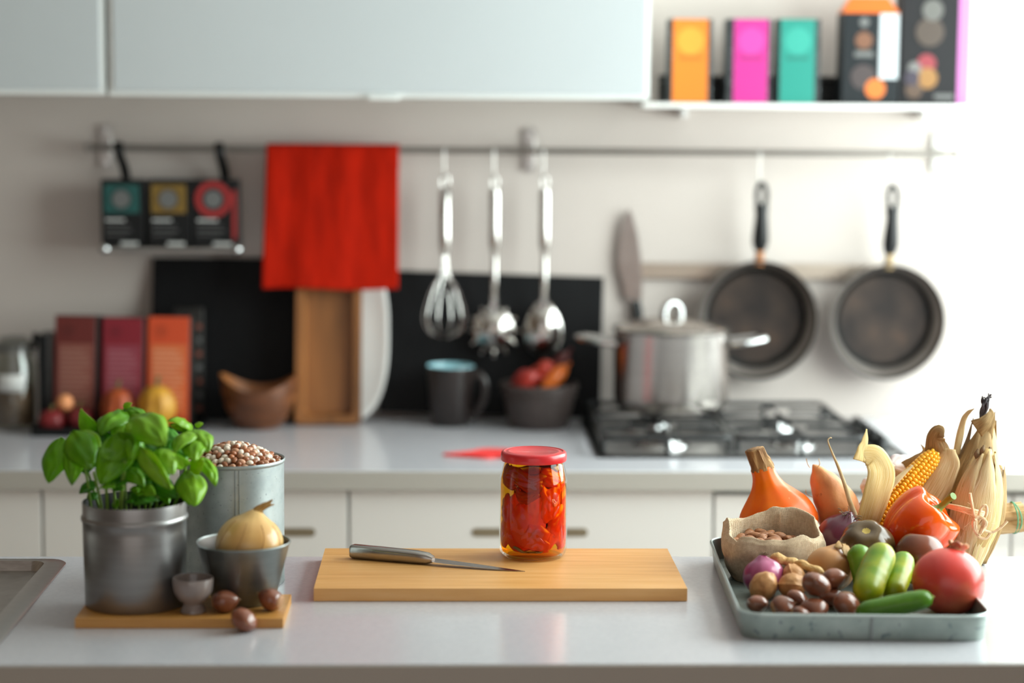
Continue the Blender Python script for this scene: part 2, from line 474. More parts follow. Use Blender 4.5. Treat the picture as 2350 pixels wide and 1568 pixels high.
# ---- utensil rail
Y_R = Y_WALL - 0.075
p0, p1 = on_y(203, 339, Y_R), on_y(2198, 354, Y_R)
rail = thing('utensil_rail', 'long thin steel rail on three wall brackets under the cabinets', 'rail', p0)
d = p1 - p0
MB().tube([(0, 0, 0), d], 0.0068, 12).build('rod', m_rail, rail)
for px in (230, 1218, 2170):
    q = on_y(px, 340, Y_R); tq = (q.x - p0.x) / d.x; z = d.z * tq
    k = MB().box(q.x - p0.x - 0.013, q.x - p0.x + 0.013, 0.067, 0.074, z - 0.045, z + 0.047).build('bracket', m_satin, rail, bevel=0.002)
    MB().tube([(q.x - p0.x, 0.067, z), (q.x - p0.x, 0.004, z)], 0.009, 12).build('arm', m_satin, k)
    for dz in (-0.034, 0.036):
        MB().lathe([(0, 0), (0.005, 0), (0.004, 0.0025), (0, 0.003)], 12).xf(Matrix.Rotation(R(90), 4, 'X')).build('screw', m_chrome, k, loc=(q.x - p0.x, 0.067, z + dz))
for x, z in ((0, 0), (d.x, d.z)):
    MB().lathe([(0, -0.006), (0.0095, -0.006), (0.0105, 0), (0.0095, 0.006), (0, 0.006)], 16).xf(Matrix.Rotation(R(90), 4, 'Y')).build('end_cap', m_satin, rail, loc=(x, 0, z))
def rail_z(x): return p0.z + d.z * (x - p0.x) / d.x

def s_hook(x, zlow, what):
    z = rail_z(x); h = z - zlow
    o = thing('s_hook', what, 'hook', (x, Y_R, z))
    pts = []
    for k in range(11):                     # over the rod
        a = R(200 - 200 * k / 10); pts.append((0, -0.0095 * math.cos(a) * -1, 0.0095 * math.sin(a)))
    pts = [(0, 0.0095 * math.cos(R(a)), 0.0095 * math.sin(R(a))) for a in range(-30, 181, 15)]
    pts += [(0, -0.0095, -h * 0.5)]
    pts += [(0, -0.0095 + 0.007 - 0.007 * math.cos(R(a)), -h - 0.0 - 0.007 * math.sin(R(a)) + 0.004) for a in range(0, 181, 20)]
    pts += [(0, 0.0045, -h + 0.012)]
    MB().tube(pts, 0.0016, 8).build('wire', m_satin, o)
    return o

# ---- red towel over the rail
m_towel = mat('red_towel', 'B81C04', 'A01602', spec=0.15, rough=0.95, scale=18, stretch=(3, 3, 0.5), bump=0.5, bscale=260, bdist=0.001, sheen=0.0)
ta, tb = on_y(611, 326, Y_R - 0.02), on_y(915, 328, Y_R - 0.02)
tl, tr_ = on_y(603, 661, Y_R - 0.02), on_y(914, 659, Y_R - 0.02)
tz = rail_z((ta.x + tb.x) / 2)
tw = thing('towel', 'plain red kitchen towel folded over the steel rail', 'towel', ((ta.x + tb.x) / 2, Y_R, tl.z))
htop = tz + 0.011 - tl.z; wt_, wb_ = (tb.x - ta.x), (tr_.x - tl.x)
def towel(u, v):
    fold = 0.0010 * math.sin(u * 23 + 1.3 * v) + 0.0028 * math.sin(u * 9.5 + 2 + 2 * v) * (0.2 + v) + 0.002 * nz((u * 6, v * 2, 0))
    if v < 0.06:
        a = PI * (v / 0.06) ; y = 0.013 * math.cos(a); z = htop - 0.010 + 0.010 * math.sin(a); w = wt_
        if v == 0: z = htop - 0.05; y = 0.014
        fold *= 0.1
    else:
        s_ = (v - 0.06) / 0.94; y = -0.013 - 0.030 * s_; z = (htop - 0.01) * (1 - s_); w = lerp(wt_, wb_, s_)
        z += 0.002 * math.sin(u * 7) * s_
    xc = lerp(0, (tl.x + tr_.x - ta.x - tb.x) / 2, v)
    return Vector((xc + (u - 0.5) * w, y - fold, z))
MB().grid(towel, 56, 60).build('cloth', m_towel, tw, solid=0.003, smooth=80)
def towel_b(u, v):
    return Vector(((u - 0.5) * wt_ * 0.98, 0.014 + 0.006 * v + 0.003 * math.sin(u * 14), (htop - 0.012) - v * 0.11))
MB().grid(towel_b, 30, 20).build('back_layer', m_towel, tw, solid=0.003, smooth=80)

# ---- hanging rack with tea boxes
Y_B = Y_WALL - 0.13
rk0, rk1 = on_y(236, 570, Y_B), on_y(548, 580, Y_B)
zr = on_y(380, 578, Y_B).z
rack = thing('hanging_rack', 'shallow steel shelf hung from the rail by two black straps', 'shelf', ((rk0.x + rk1.x) / 2, Y_B, zr))
w = rk1.x - rk0.x
MB().box(-w / 2, w / 2, 0.0, 0.10, -0.002, 0.004).build('tray', m_satin, rack, bevel=0.001)
MB().tube([(-w / 2, -0.004, 0.004), (w / 2, -0.004, 0.004)], 0.006, 10).build('front_bar', m_satin, rack)
for sx in (-1, 1):
    MB().lathe([(0, -0.011), (0.006, -0.010), (0.010, -0.005), (0.0115, 0), (0.010, 0.005), (0.006, 0.010), (0, 0.011)], 16).xf(Matrix.Rotation(R(90), 4, 'Y')).build('end_knob', m_chrome, rack, loc=(sx * (w / 2 - 0.004), -0.006, 0.006))
MB().box(-w / 2, w / 2, 0.1, 0.104, -0.002, 0.03).build('back_lip', m_satin, rack, bevel=0.001)
for px in (276, 506):
    a = on_y(px, 355, Y_R); x = a.x - (rk0.x + rk1.x) / 2; zt = rail_z(a.x) - zr
    pts = curve_pts([(x - 0.003, Y_R - Y_B + 0.012, zt - 0.01), (x - 0.003, Y_R - Y_B, zt + 0.012), (x, Y_R - Y_B - 0.013, zt - 0.012), (x + 0.006, 0.088, zt - 0.06), (x + 0.008, 0.096, 0.06), (x + 0.008, 0.098, 0.01)], 24)
    MB().tube(pts, 0.0095, 8, flat=0.22, side=(1, 0, 0)).build('strap', m_black, rack)

def carton(name, label, x0, x1, yf, depth, z0, z1, m_side, front=None, group=None, rot=0.0, tilt=0.0, cat='box'):
    w_, h_ = x1 - x0, z1 - z0
    c = thing(name, label, cat, ((x0 + x1) / 2, yf, z0), (tilt, 0, rot), group)
    b = MB().box(-w_ / 2, w_ / 2, 0, depth, 0, h_)
    b.build('carton', m_side, c, bevel=0.0015)
    return c, w_, h_
def patch(parent, name, m_, x0, x1, z0, z1, e=0.0006, y=0.0):
    return MB().box(x0, x1, y - e, y - 0.0001, z0, z1).build(name, m_, parent, smooth=0)
def disc(parent, name, m_, cx, cz, r, r_in=0.0, e=0.0009, n=28):
    pts = []
    mb_ = MB()
    if r_in:
        o_ = [(cx + r * math.cos(2 * PI * k / n), cz + r * math.sin(2 * PI * k / n)) for k in range(n)]
        i_ = [(cx + r_in * math.cos(2 * PI * k / n), cz + r_in * math.sin(2 * PI * k / n)) for k in range(n)]
        v = [(p[0], -e, p[1]) for p in o_] + [(p[0], -e, p[1]) for p in i_]
        mb_.add(v, [(k, (k + 1) % n, n + (k + 1) % n, n + k) for k in range(n)])
    else:
        mb_.add([(cx + r * math.cos(2 * PI * k / n), -e, cz + r * math.sin(2 * PI * k / n)) for k in range(n)], [tuple(range(n))])
    return mb_.build(name, m_, parent, smooth=0)
m_grey_p = mat('print_grey', '666665', rough=0.6)
tea = (('black tea carton with a teal square emblem on the hanging rack', 232, 330, '14504C', 'sq'),
       ('black tea carton with an ochre square emblem on the hanging rack', 340, 437, '7A5E20', 'sq'),
       ('black tea carton with a red ring emblem on the hanging rack', 442, 546, '9A2424', 'ring'))
for k, (l, a, b, c_, sh) in enumerate(tea):
    yb = Y_B + 0.012
    x0, x1 = on_y(a, 500, yb).x, on_y(b, 500, yb).x
    z1 = on_y(a, 412, yb).z
    c, w_, h_ = carton('tea_box', l, x0, x1, yb, 0.06, zr + 0.0045, z1, m_black_m, group='tea boxes on the hanging rack')
    me_ = mat('emblem_' + c_, c_, rough=0.5)
    if sh == 'sq':
        patch(c, 'emblem', me_, -w_ * 0.42, w_ * 0.40, h_ * 0.52, h_ * 0.93)
        disc(c, 'rosette', m_grey_p, -0.002, h_ * 0.72, h_ * 0.13)
        disc(c, 'rosette_ring', m_black_m, -0.002, h_ * 0.72, h_ * 0.16, h_ * 0.145, e=0.0012)
    else:
        disc(c, 'emblem', me_, -0.004, h_ * 0.72, h_ * 0.26, h_ * 0.17)
        disc(c, 'rosette', m_grey_p, -0.004, h_ * 0.72, h_ * 0.13)
        patch(c, 'side_print', me_, w_ * 0.38, w_ * 0.47, h_ * 0.15, h_ * 0.85)
    patch(c, 'title_line', m_white_p, -w_ * 0.40, w_ * 0.05, h_ * 0.405, h_ * 0.43)
    patch(c, 'title_line', m_grey_p, -w_ * 0.40, w_ * 0.15, h_ * 0.345, h_ * 0.36)
    patch(c, 'text_line', m_grey_p, -w_ * 0.40, w_ * 0.22, h_ * 0.26, h_ * 0.275)
    patch(c, 'text_line', m_grey_p, -w_ * 0.40, w_ * 0.12, h_ * 0.20, h_ * 0.212)
    patch(c, 'weight_print', m_white_p, -w_ * 0.05, w_ * 0.36, h_ * 0.055, h_ * 0.10)

# ---- whisk, pasta spoon, serving spoon on hooks
def hang(px, pyhook):
    a = on_y(px, pyhook, Y_R); return a
m_sp = mat('polished_steel', 'C4C0BC', rough=0.13, metal=1.0)
yu = Y_R - 0.008
# whisk
a = on_y(1019, 402, yu); b = on_y(1020, 775, yu); hgt = a.z - b.z
s_hook(a.x, a.z - 0.002, 'steel hook on the rail holding the whisk')
k_ = hgt / (775 - 402)
wh = thing('whisk', 'steel balloon whisk hanging from the rail', 'whisk', (b.x, yu, b.z))
Z = lambda py: (775 - py) * k_
MB().tube([(0, 0, Z(432)), (0, 0, Z(440)), (0, 0, Z(560)), (0, 0, Z(585))], [0.007, 0.0125, 0.0125, 0.008], 16).build('handle', m_sp, wh)
MB().tube([(0.009 * math.cos(2 * PI * t / 16), 0, Z(417) + 0.016 * math.sin(2 * PI * t / 16)) for t in range(16)], 0.002, 8, closed=True).build('hanging_loop', m_sp, wh)
for j in range(5):
    an = PI * j / 5
    c_ = []
    for t in range(25):
        s_ = PI * t / 24; rr = 0.045 * math.sin(s_) ** 0.75 * (0.55 + 0.45 * math.sin(s_ / 1)) * (1 if t else 0)
    prof = [(0.004, Z(580)), (0.010, Z(630)), (0.028, Z(665)), (0.042, Z(710)), (0.0435, Z(738)), (0.033, Z(762)), (0.012, Z(774)), (0, Z(775))]
    half = curve_pts([(r_, 0, z_) for r_, z_ in prof], 20)
    pts = [Vector((p.x * math.cos(an), p.x * math.sin(an), p.z)) for p in half] + [Vector((-p.x * math.cos(an), -p.x * math.sin(an), p.z)) for p in reversed(half[:-1])]
    MB().tube(pts, 0.00125, 6).build('wire', m_sp, wh)
# pasta spoon
def spoon_like(px, top, nm, label, cat, toothed):
    a = on_y(px, top, yu); b = on_y(px, 820, yu); k2 = (a.z - b.z) / (820 - top)
    s_hook(a.x, a.z - 0.002, 'steel hook on the rail holding the ' + ('pasta server' if toothed else 'serving spoon'))
    o = thing(nm, label, cat, (b.x, yu, b.z)); Zp = lambda py: (820 - py) * k2
    MB().tube([(0, 0, Zp(432)), (0, 0, Zp(445)), (0, 0, Zp(560)), (0, 0, Zp(590))], [0.008, 0.0115, 0.0115, 0.005], 16, flat=0.8).build('handle', m_sp, o)
    MB().tube([(0.007 * math.cos(2 * PI * t / 16), 0, Zp(418) + 0.014 * math.sin(2 * PI * t / 16)) for t in range(16)], 0.0018, 8, closed=True).build('hanging_loop', m_sp, o)
    MB().tube(curve_pts([(0, 0, Zp(585)), (0, -0.004, Zp(640)), (0, 0.002, Zp(690)), (0, 0.010, Zp(720))], 16), [0.006] * 9 + [0.0065 + 0.0005 * t for t in range(8)], 12, flat=0.5, side=(1, 0, 0)).build('neck', m_sp, o)
    rx, rz = (0.047, 0.049) if toothed else (0.0435, 0.061)
    zc = Zp(758)
    def bowl(u, v):
        r_ = v; t = 2 * PI * u
        x = rx * r_ * math.cos(t); z = rz * r_ * math.sin(t)
        if not toothed: x *= 1 - 0.10 * math.sin(t) * r_
        return Vector((x, 0.003 - 0.022 * (1 - r_ * r_) + 0.012, zc + z))
    MB().grid(bowl, 40, 10).build('bowl', m_sp, o, solid=0.0012, smooth=80)
    if toothed:
        for t in range(11):
            an = R(-150 + 300 * t / 10 - 90)
            c, s_ = math.cos(an), math.sin(an)
            MB().tube([(rx * 0.93 * c, 0.014, zc + rz * 0.93 * s_), (rx * 1.05 * c, 0.008, zc + rz * 1.05 * s_), (rx * 1.12 * c, -0.010, zc + rz * 1.12 * s_)], [0.0048, 0.0042, 0.002], 8).build('tooth', m_sp, o)
        disc(o, 'drain_hole', m_black, 0.002, zc - 0.010, 0.008, e=0.0095)
    return o
spoon_like(1133, 402, 'pasta_server', 'toothed steel pasta server hanging from the rail', 'spoon', True)
spoon_like(1247, 402, 'serving_spoon', 'smooth oval steel serving spoon hanging from the rail', 'spoon', False)

# ---- magnetic strip with knife
ym = Y_WALL - 0.012
a, b = on_y(1424, 622, ym), on_y(2060, 624, ym)
ms_ = thing('magnetic_strip', 'horizontal steel magnetic strip on the wall behind the pans', 'strip', ((a.x + b.x) / 2, ym, a.z))
w = b.x - a.x
MB().box(-w / 2, w / 2, 0, 0.0115, -0.017, 0.017).build('bar', mat('strip_steel', 'B3A598', rough=0.35, metal=0.9), ms_, bevel=0.002)
for sx in (-1, 1):
    MB().lathe([(0, 0), (0.006, 0), (0.005, 0.002), (0, 0.0025)], 12).xf(Matrix.Rotation(R(90), 4, 'X')).build('screw', m_chrome, ms_, loc=(sx * (w / 2 - 0.015), 0, 0))
yk = ym - 0.004
tip = on_y(1442, 478, yk); hb = on_y(1462, 735, yk)
kn = thing('chef_knife', 'broad chef knife held point up on the magnetic strip', 'knife', hb)
L_ = tip.z - hb.z
bl = []
for px, py in ((1436, 690), (1430, 655), (1420, 620), (1418, 580), (1424, 530), (1434, 492), (1442, 478), (1452, 495), (1464, 540), (1471, 590), (1474, 640), (1472, 690)):
    q = on_y(px, py, yk); bl.append((q.x - hb.x, q.z - hb.z))
MB().prism(bl, -0.001, 0.001).xf(Matrix.Rotation(R(90), 4, 'X')).build('blade', mat('knife_steel', 'A39A95', '9A918C', rough=0.3, metal=1.0, scale=20), kn, bevel=0.0004)
MB().tube([(-0.004, 0, 0.042), (0.0, -0.001, 0.02), (0.0, -0.001, -0.03), (0.006, -0.001, -0.075)], [0.010, 0.012, 0.0115, 0.013], 12, flat=0.65, side=(1, 0, 0)).build('handle', m_black, kn)

# ---- two frying pans
m_pan = mat('pan_coating', '2A2422', '72503C', c3='40352F', rough=0.5, scale=10, lo=0.36, hi=0.72, spec=0.2)
m_pan_o = mat('pan_outside', '9B928C', rough=0.35, metal=0.85)
m_pan_w = mat('pan_wall', '0D0D0C', rough=0.55, spec=0.12)
m_cop = mat('copper_ferrule', 'C08050', rough=0.3, metal=0.9)
m_brass = mat('brass_ferrule', 'B49A70', rough=0.3, metal=0.9)
def pan(pxc, pyc, rp, pytop, ferr, label, rz):
    y = Y_WALL - 0.058
    c = on_y(pxc, pyc, y); r = rp * mpp(c.y) * 1.0
    top = on_y(pxc, pytop, y)
    s_hook(top.x, top.z - 0.004, 'steel hook on the rail holding the ' + label.split(',')[0])
    o = thing('frying_pan', label, 'pan', (c.x, y, c.z - r), (R(3), 0, rz), 'frying pans hanging from the rail')
    Mx = Matrix.Translation((0, 0, r)) @ Matrix.Rotation(R(90), 4, 'X')     # lathe axis faces the camera (-y)
    MB().lathe([(0, -0.040), (r * 0.72, -0.040), (r * 0.80, -0.037), (r * 0.97, 0.004), (r * 1.0, 0.007), (r, 0.009), (r * 0.985, 0.009)], 64).xf(Mx).build('outside', m_pan_o, o)
    MB().lathe([(r * 0.985, 0.009), (r * 0.965, 0.006), (r * 0.90, -0.020), (r * 0.79, -0.033), (r * 0.755, -0.0352)], 64).xf(Mx).build('wall', m_pan_w, o)
    MB().lathe([(r * 0.755, -0.0352), (r * 0.70, -0.0358), (0, -0.0358)], 64).xf(Mx).build('cooking_surface', m_pan, o)
    k2 = 1.0
    Hh = top.z - (c.z - r)
    zf = 2 * r
    MB().tube([(0, 0.010, zf - 0.008), (0, 0.004, zf + 0.006), (0, 0.0, zf + 0.026)], [0.013, 0.0085, 0.0085], 14, flat=0.7, side=(1, 0, 0)).build('ferrule', ferr, o)
    zs = zf + 0.022; ze = Hh - 0.006
    MB().tube(curve_pts([(0, 0, zs), (0, -0.006, zs + 0.03), (0, -0.010, lerp(zs, ze, 0.5)), (0, -0.006, ze - 0.046)], 14), [1.5 * t for t in (0.0085, 0.0095, 0.011, 0.0118, 0.0118, 0.0115, 0.011, 0.0105, 0.0098, 0.0093, 0.009, 0.0092, 0.0096, 0.0100, 0.0105)], 14, flat=0.75, side=(1, 0, 0)).build('handle', m_black, o)
    lp = [(0.0105 * math.cos(2 * PI * t / 20), -0.006 + 0.002 * math.sin(2 * PI * t / 20), ze - 0.026 + 0.025 * math.sin(2 * PI * t / 20)) for t in range(20)]
    MB().tube(lp, 0.0055, 8, closed=True).build('handle_loop', m_black, o)
    return o
pan(1738, 734, 140, 412, m_cop, 'frying pan with a copper ferrule, hanging behind the stock pot', 0)
pan(2034, 738, 136, 418, m_brass, 'frying pan with a brass ferrule, hanging nearer the window wall', R(1))

# ---- leaning boards, wooden tray, white platter
m_slate = mat('black_board', '0E0E10', '0A0A0C', rough=0.6, spec=0.2, scale=20, bump=0.3, bscale=80)
def leaning(name, label, cat, pts_px, yb, ytop, th, m_):
    a = on_z(pts_px[0], pts_px[2]); 
    x0, x1 = on_y(pts_px[0], pts_px[3], yb).x, on_y(pts_px[1], pts_px[3], yb).x
    zt = on_y(pts_px[0], pts_px[2], ytop).z
    L2 = math.hypot(zt - ZC, ytop - yb); ang = math.atan2(ytop - yb, zt - ZC)
    o = thing(name, label, cat, ((x0 + x1) / 2, yb, ZC + 0.0006), (-ang, 0, 0))
    return o, x1 - x0, L2
o, w, L2 = leaning('chopping_board', 'black board leaning on the wall behind the boxes and wooden bowl', 'board', (345, 679, 592, 975), Y_WALL - 0.075, Y_WALL - 0.012, 0.01, m_slate)
MB().box(-w / 2, w / 2, 0, 0.010, 0.001, L2).build('panel', m_slate, o, bevel=0.002)
o, w, L2 = leaning('chopping_board', 'black board leaning on the wall behind the mug and chilli pot', 'board', (868, 1376, 636, 978), Y_WALL - 0.055, Y_WALL - 0.012, 0.01, m_slate)
o.rotation_euler = (o.rotation_euler[0], R(1.6), 0)
o.location.z += 0.008
MB().box(-w / 2, w / 2, 0, 0.010, 0.001, L2).build('panel', m_slate, o, bevel=0.002)
m_wood = mat('acacia_wood', '9A6233', '6B4422', c3='87552B', rough=0.45, scale=5, stretch=(4, 4, 0.6), lo=0.3, hi=0.7)
m_wood2 = mat('bowl_wood', '6E3F22', '8A5430', c3='5A331B', rough=0.42, scale=10, stretch=(1, 1, 4))
yb = Y_WALL - 0.128
x0, x1 = on_y(679, 960, yb).x, on_y(829, 960, yb).x; w = x1 - x0
o = thing('wooden_tray', 'long wooden serving tray standing upright beneath the red towel', 'tray', ((x0 + x1) / 2, yb, ZC), (-0.165, 0, 0))
MB().prism(rrect(-w / 2, w / 2, 0, 0.335, 0.010), -0.008, 0.0).xf(Matrix.Rotation(R(90), 4, 'X')).build('base', m_wood, o)
rim_o, rim_i = rrect(-w / 2, w / 2, 0, 0.335, 0.012), rrect(-w / 2 + 0.016, w / 2 - 0.016, 0.018, 0.317, 0.012)
rb = MB(); ring(rb, rim_o, 0.0, rim_o, 0.024); ring(rb, rim_o, 0.024, rim_i, 0.024); ring(rb, rim_i, 0.024, rrect(-w / 2 + 0.022, w / 2 - 0.022, 0.025, 0.31, 0.012), 0.0004)
rb.xf(Matrix.Rotation(R(90), 4, 'X')).build('rim', m_wood, o)
yb = Y_WALL - 0.082
pc = on_y(800, 800, yb)
o = thing('platter', 'white oval platter standing on edge behind the wooden tray', 'plate', (pc.x, yb, ZC), (-0.12, 0, 0))
rx, rz = (on_y(892, 800, yb).x - pc.x), 0.185
def plat(u, v):
    t = 2 * PI * u; e = 0.8
    cx, cz = math.copysign(abs(math.cos(t)) ** e, math.cos(t)), math.copysign(abs(math.sin(t)) ** e, math.sin(t))
    return Vector((rx * v * cx, -0.014 * v ** 3, rz + rz * v * cz))
MB().grid(plat, 56, 10).build('dish', mat('white_china', 'E4E2DF', rough=0.25), o, solid=0.004, smooth=80)

# ---- wooden bowl with wavy rim
q = on_z(590, 990); 
bo = thing('wooden_bowl', 'dark wooden bowl with a dipping saddle-shaped rim', 'bowl', (q.x, q.y + 0.05, ZC + 0.0004))
rb_ = 90 * mpp(q.y + 0.05)
def wbowl(inner):
    def fn(u, v):
        t = 2 * PI * u
        hh = 0.098 + 0.016 * math.cos(2 * (t - R(0))) 
        r_ = (0.50 + 0.50 * math.sin(v * PI / 2) ** 0.8) * rb_
        z = hh * (v ** 1.15)
        if inner: r_ = max(r_ - 0.010 * (1 - 0.6 * v), 0.0); z = z * 0.93 + 0.008 * (1 - v) if v < 1 else z
        if v == 0: r_ = 0.45 * rb_
        return Vector((r_ * math.cos(t), r_ * math.sin(t) * 0.92, z))
    return fn
mb = MB().grid(wbowl(False), 56, 16)
mb.add([wbowl(False)(k / 56, 0) for k in range(56)], [tuple(range(56))])
mb.build('outer_shell', m_wood2, bo, smooth=80)
mb = MB().grid(wbowl(True), 56, 16); mb.add([wbowl(True)(k / 56, 0) for k in range(56)], [tuple(range(56))])
g1, g2 = wbowl(False), wbowl(True)
mb.add([g1(k / 56, 1) for k in range(56)] + [g2(k / 56, 1) for k in range(56)], [(k, (k + 1) % 56, 56 + (k + 1) % 56, 56 + k) for k in range(56)])
mb.build('inner_surface', mat('bowl_inner', '9A6034', '80502C', rough=0.4, scale=9), bo, smooth=80)

# ---- mug and pot of chillies
q = on_y(1034, 976, 4.24)
mg = thing('mug', 'dark brown mug with a pale blue glazed inside', 'mug', (q.x, q.y + 0.05, ZC + 0.0004))
k2 = mpp(q.y + 0.05)
MB().lathe([(0, 0), (41 * k2, 0), (44 * k2, 0.004), (55 * k2, 0.120), (55.5 * k2, 0.124), (55 * k2, 0.1255)], 48).build('body', mat('mug_brown', '2A2220', '221B1A', rough=0.32, scale=15), mg)
MB().lathe([(55 * k2, 0.1255), (54 * k2, 0.1275), (53 * k2, 0.1262), (52 * k2, 0.118), (42 * k2, 0.010), (0, 0.009)], 48).build('glaze', mat('blue_glaze', '9CCCD6', rough=0.2), mg)
MB().tube(curve_pts([(50 * k2, 0, 0.105), (66 * k2, 0, 0.108), (79 * k2, 0, 0.09), (78 * k2, 0, 0.06), (60 * k2, 0, 0.028), (45 * k2, 0, 0.022)], 24), 0.0065, 10, flat=1.4, side=(0, 1, 0)).build('handle', MATS['mug_brown'], mg, rot=(0, 0, R(-12)))
q = on_y(1240, 984, 4.195)
cp = thing('clay_pot', 'brown ceramic pot with a rolled rim, holding dried chillies', 'pot', (q.x, q.y + 0.072, ZC + 0.0004))
k2 = mpp(q.y + 0.072)
m_clay = mat('brown_clay', '44393600'[:6], '3A302D', rough=0.5, scale=18)
MB().lathe([(0, 0), (64 * k2, 0), (70 * k2, 0.006), (84 * k2, 0.070), (85 * k2, 0.078), (90 * k2, 0.080), (91 * k2, 0.092), (88 * k2, 0.094), (84 * k2, 0.092), (80 * k2, 0.075), (62 * k2, 0.012), (0, 0.010)], 48).build('body', m_clay, cp)
MB().lathe([(86 * k2, 0.066), (88.5 * k2, 0.068), (86 * k2, 0.071)], 48).build('band', m_clay, cp)
chil = [('C8452A', (-0.035, -0.02, 0.088), (0.0, 0.015, 0.115), (0.03, 0.005, 0.108)), ('D86A1C', (0.0, -0.025, 0.092), (0.04, -0.01, 0.112), (0.066, 0.01, 0.135)),
        ('8E1F1C', (-0.06, 0.0, 0.09), (-0.03, 0.01, 0.105), (0.0, 0.02, 0.10)), ('B23524', (-0.02, 0.02, 0.09), (0.01, 0.0, 0.125), (0.035, 0.02, 0.13)),
        ('571A1A', (0.01, 0.03, 0.09), (0.045, 0.03, 0.13), (0.07, 0.03, 0.165)), ('A02A20', (-0.05, -0.03, 0.088), (-0.02, -0.03, 0.108), (0.01, -0.02, 0.106))]
cn = ['curved red dried chilli bending over the front of the clay pot', 'orange dried chilli sticking out to the side of the clay pot', 'dark red dried chilli lying low at the edge of the clay pot',
      'brick red dried chilli arched on top of the clay pot', 'longest, blackish red dried chilli pointing up out of the clay pot', 'red dried chilli lying at the front of the clay pot']
for (c_, p_, q_, r_), l in zip(chil, cn):
    o = thing('dried_chilli', l, 'chilli', (cp.location.x + p_[0], cp.location.y + p_[1], ZC + p_[2] - 0.02), group='dried chillies in the clay pot')
    pp = [Vector(p_) + Vector((0, 0, -0.02)), Vector(q_), Vector(r_)]
    pp = curve_pts([v_ - Vector(p_) + Vector((0, 0, 0.02)) for v_ in pp], 14)
    MB().tube(pp, [0.004 + 0.013 * math.sin(PI * min(1, t / 12)) ** 0.7 if t < 12 else 0.003 for t in range(15)], 10, flat=0.8).build('pod', mat('chilli_' + c_, c_, rough=0.35), o)
    MB().tube([pp[0] + Vector((0, 0, -0.012)), pp[0] + Vector((0.001, 0, 0.004))], 0.002, 6).build('stalk', mat('chilli_stalk', '6A5A32', rough=0.7), o)

# ---- red cloth on the worktop
pa, pb = on_z(1018, 1047), on_z(1215, 1040)
m_redcl = mat('red_felt', 'E8322F', rough=0.8)
o = thing('pot_holder', 'small flat red pot holder lying on the back worktop behind the jar', 'pot holder', ((pa.x + pb.x) / 2, pa.y, ZC + 0.0005))
pts = [(-0.085, 0.0), (-0.045, -0.016), (-0.005, -0.035), (0.02, -0.028), (0.05, -0.04), (0.085, -0.02), (0.09, 0.025), (0.05, 0.05), (0.0, 0.06), (-0.03, 0.03), (-0.06, 0.012)]
pts = [(p.x, p.y) for p in curve_pts([Vector((x, y, 0)) for x, y in pts + pts[:1]], 44)[:-1]]
MB().prism(pts, 0, 0.004).build('pad', m_redcl, o, bevel=0.0012)
MB().tube([(p[0] * 0.98, p[1] * 0.98, 0.004) for p in pts], 0.0012, 6, closed=True).build('stitched_edge', m_redcl, o)
# ================================================================== gas hob and stock pot
fl = on_z(1370, 1052); fr = on_z(2108, 1043)
hx0_, hx1_ = fl.x, fl.x + 0.605
yf = fl.y; ybk = Y_WALL - 0.045
m_hob = mat('hob_steel', 'B4B3B2', 'A8A7A6', rough=0.34, metal=0.9, scale=14)
m_iron = mat('cast_iron', '1D1E1F', '151617', rough=0.5, scale=60)
hob = thing('gas_hob', 'steel gas hob with black cast-iron pan supports on the back worktop', 'hob', ((hx0_ + hx1_) / 2, yf, ZC))
w = hx1_ - hx0_; dp = ybk - yf
MB().prism(rrect(-w / 2, w / 2, 0, dp, 0.015), 0.0002, 0.004).build('base_plate', m_black, hob, bevel=0.001)
MB().prism(rrect(-w / 2 + 0.018, w / 2 - 0.018, 0.018, dp - 0.018, 0.012), 0.004, 0.006).build('drip_tray', m_hob, hob, bevel=0.001)
bx = [(-0.165, 0.125), (0.095, 0.125), (-0.165, dp - 0.165), (0.095, dp - 0.165)]
for i, (x, y) in enumerate(bx):
    r_ = (0.042, 0.036, 0.046, 0.032)[i]
    b_ = MB().lathe([(0, 0.006), (r_ * 1.35, 0.006), (r_ * 1.3, 0.010), (r_, 0.012), (r_ * 0.95, 0.021), (0, 0.021)], 32).build('burner', m_chrome, hob, loc=(x, y, 0))
    MB().lathe([(0, 0.021), (r_ * 0.82, 0.021), (r_ * 0.86, 0.025), (r_ * 0.7, 0.029), (0, 0.030)], 32).build('burner_cap', m_iron, b_)
for gx in (-0.165, 0.095):
    gr = MB(); x0, x1, y0, y1, z = gx - 0.122, gx + 0.122, 0.012, dp - 0.012, 0.041
    fr_ = rrect(x0, x1, y0, y1, 0.02)
    gr.tube([(p[0], p[1], z - 0.004) for p in fr_], 0.0055, 8, closed=True)
    gr.tube([(x0, (y0 + y1) / 2, z - 0.003), (x1, (y0 + y1) / 2, z - 0.003)], 0.005, 8)
    for (bx_, by_) in [p for p in bx if abs(p[0] - gx) < 0.01]:
        for k in range(4):
            dx, dy = ((1, 0), (0, 1), (-1, 0), (0, -1))[k]
            e = 0.119 if dx else 0.11
            gr.tube([(bx_ + dx * 0.028, by_ + dy * 0.028, z + 0.001), (bx_ + dx * 0.07, by_ + dy * 0.07, z + 0.001), (bx_ + dx * e, by_ + dy * e, z - 0.004)], [0.0045, 0.005, 0.0055], 8)
    for px_, py_ in ((x0, y0 + 0.03), (x1, y0 + 0.03), (x0, y1 - 0.03), (x1, y1 - 0.03), (gx, y0), (gx, y1)):
        gr.tube([(px_, py_, 0.0065), (px_, py_, z - 0.004)], 0.005, 8)
    gr.build('pan_support', m_iron, hob)
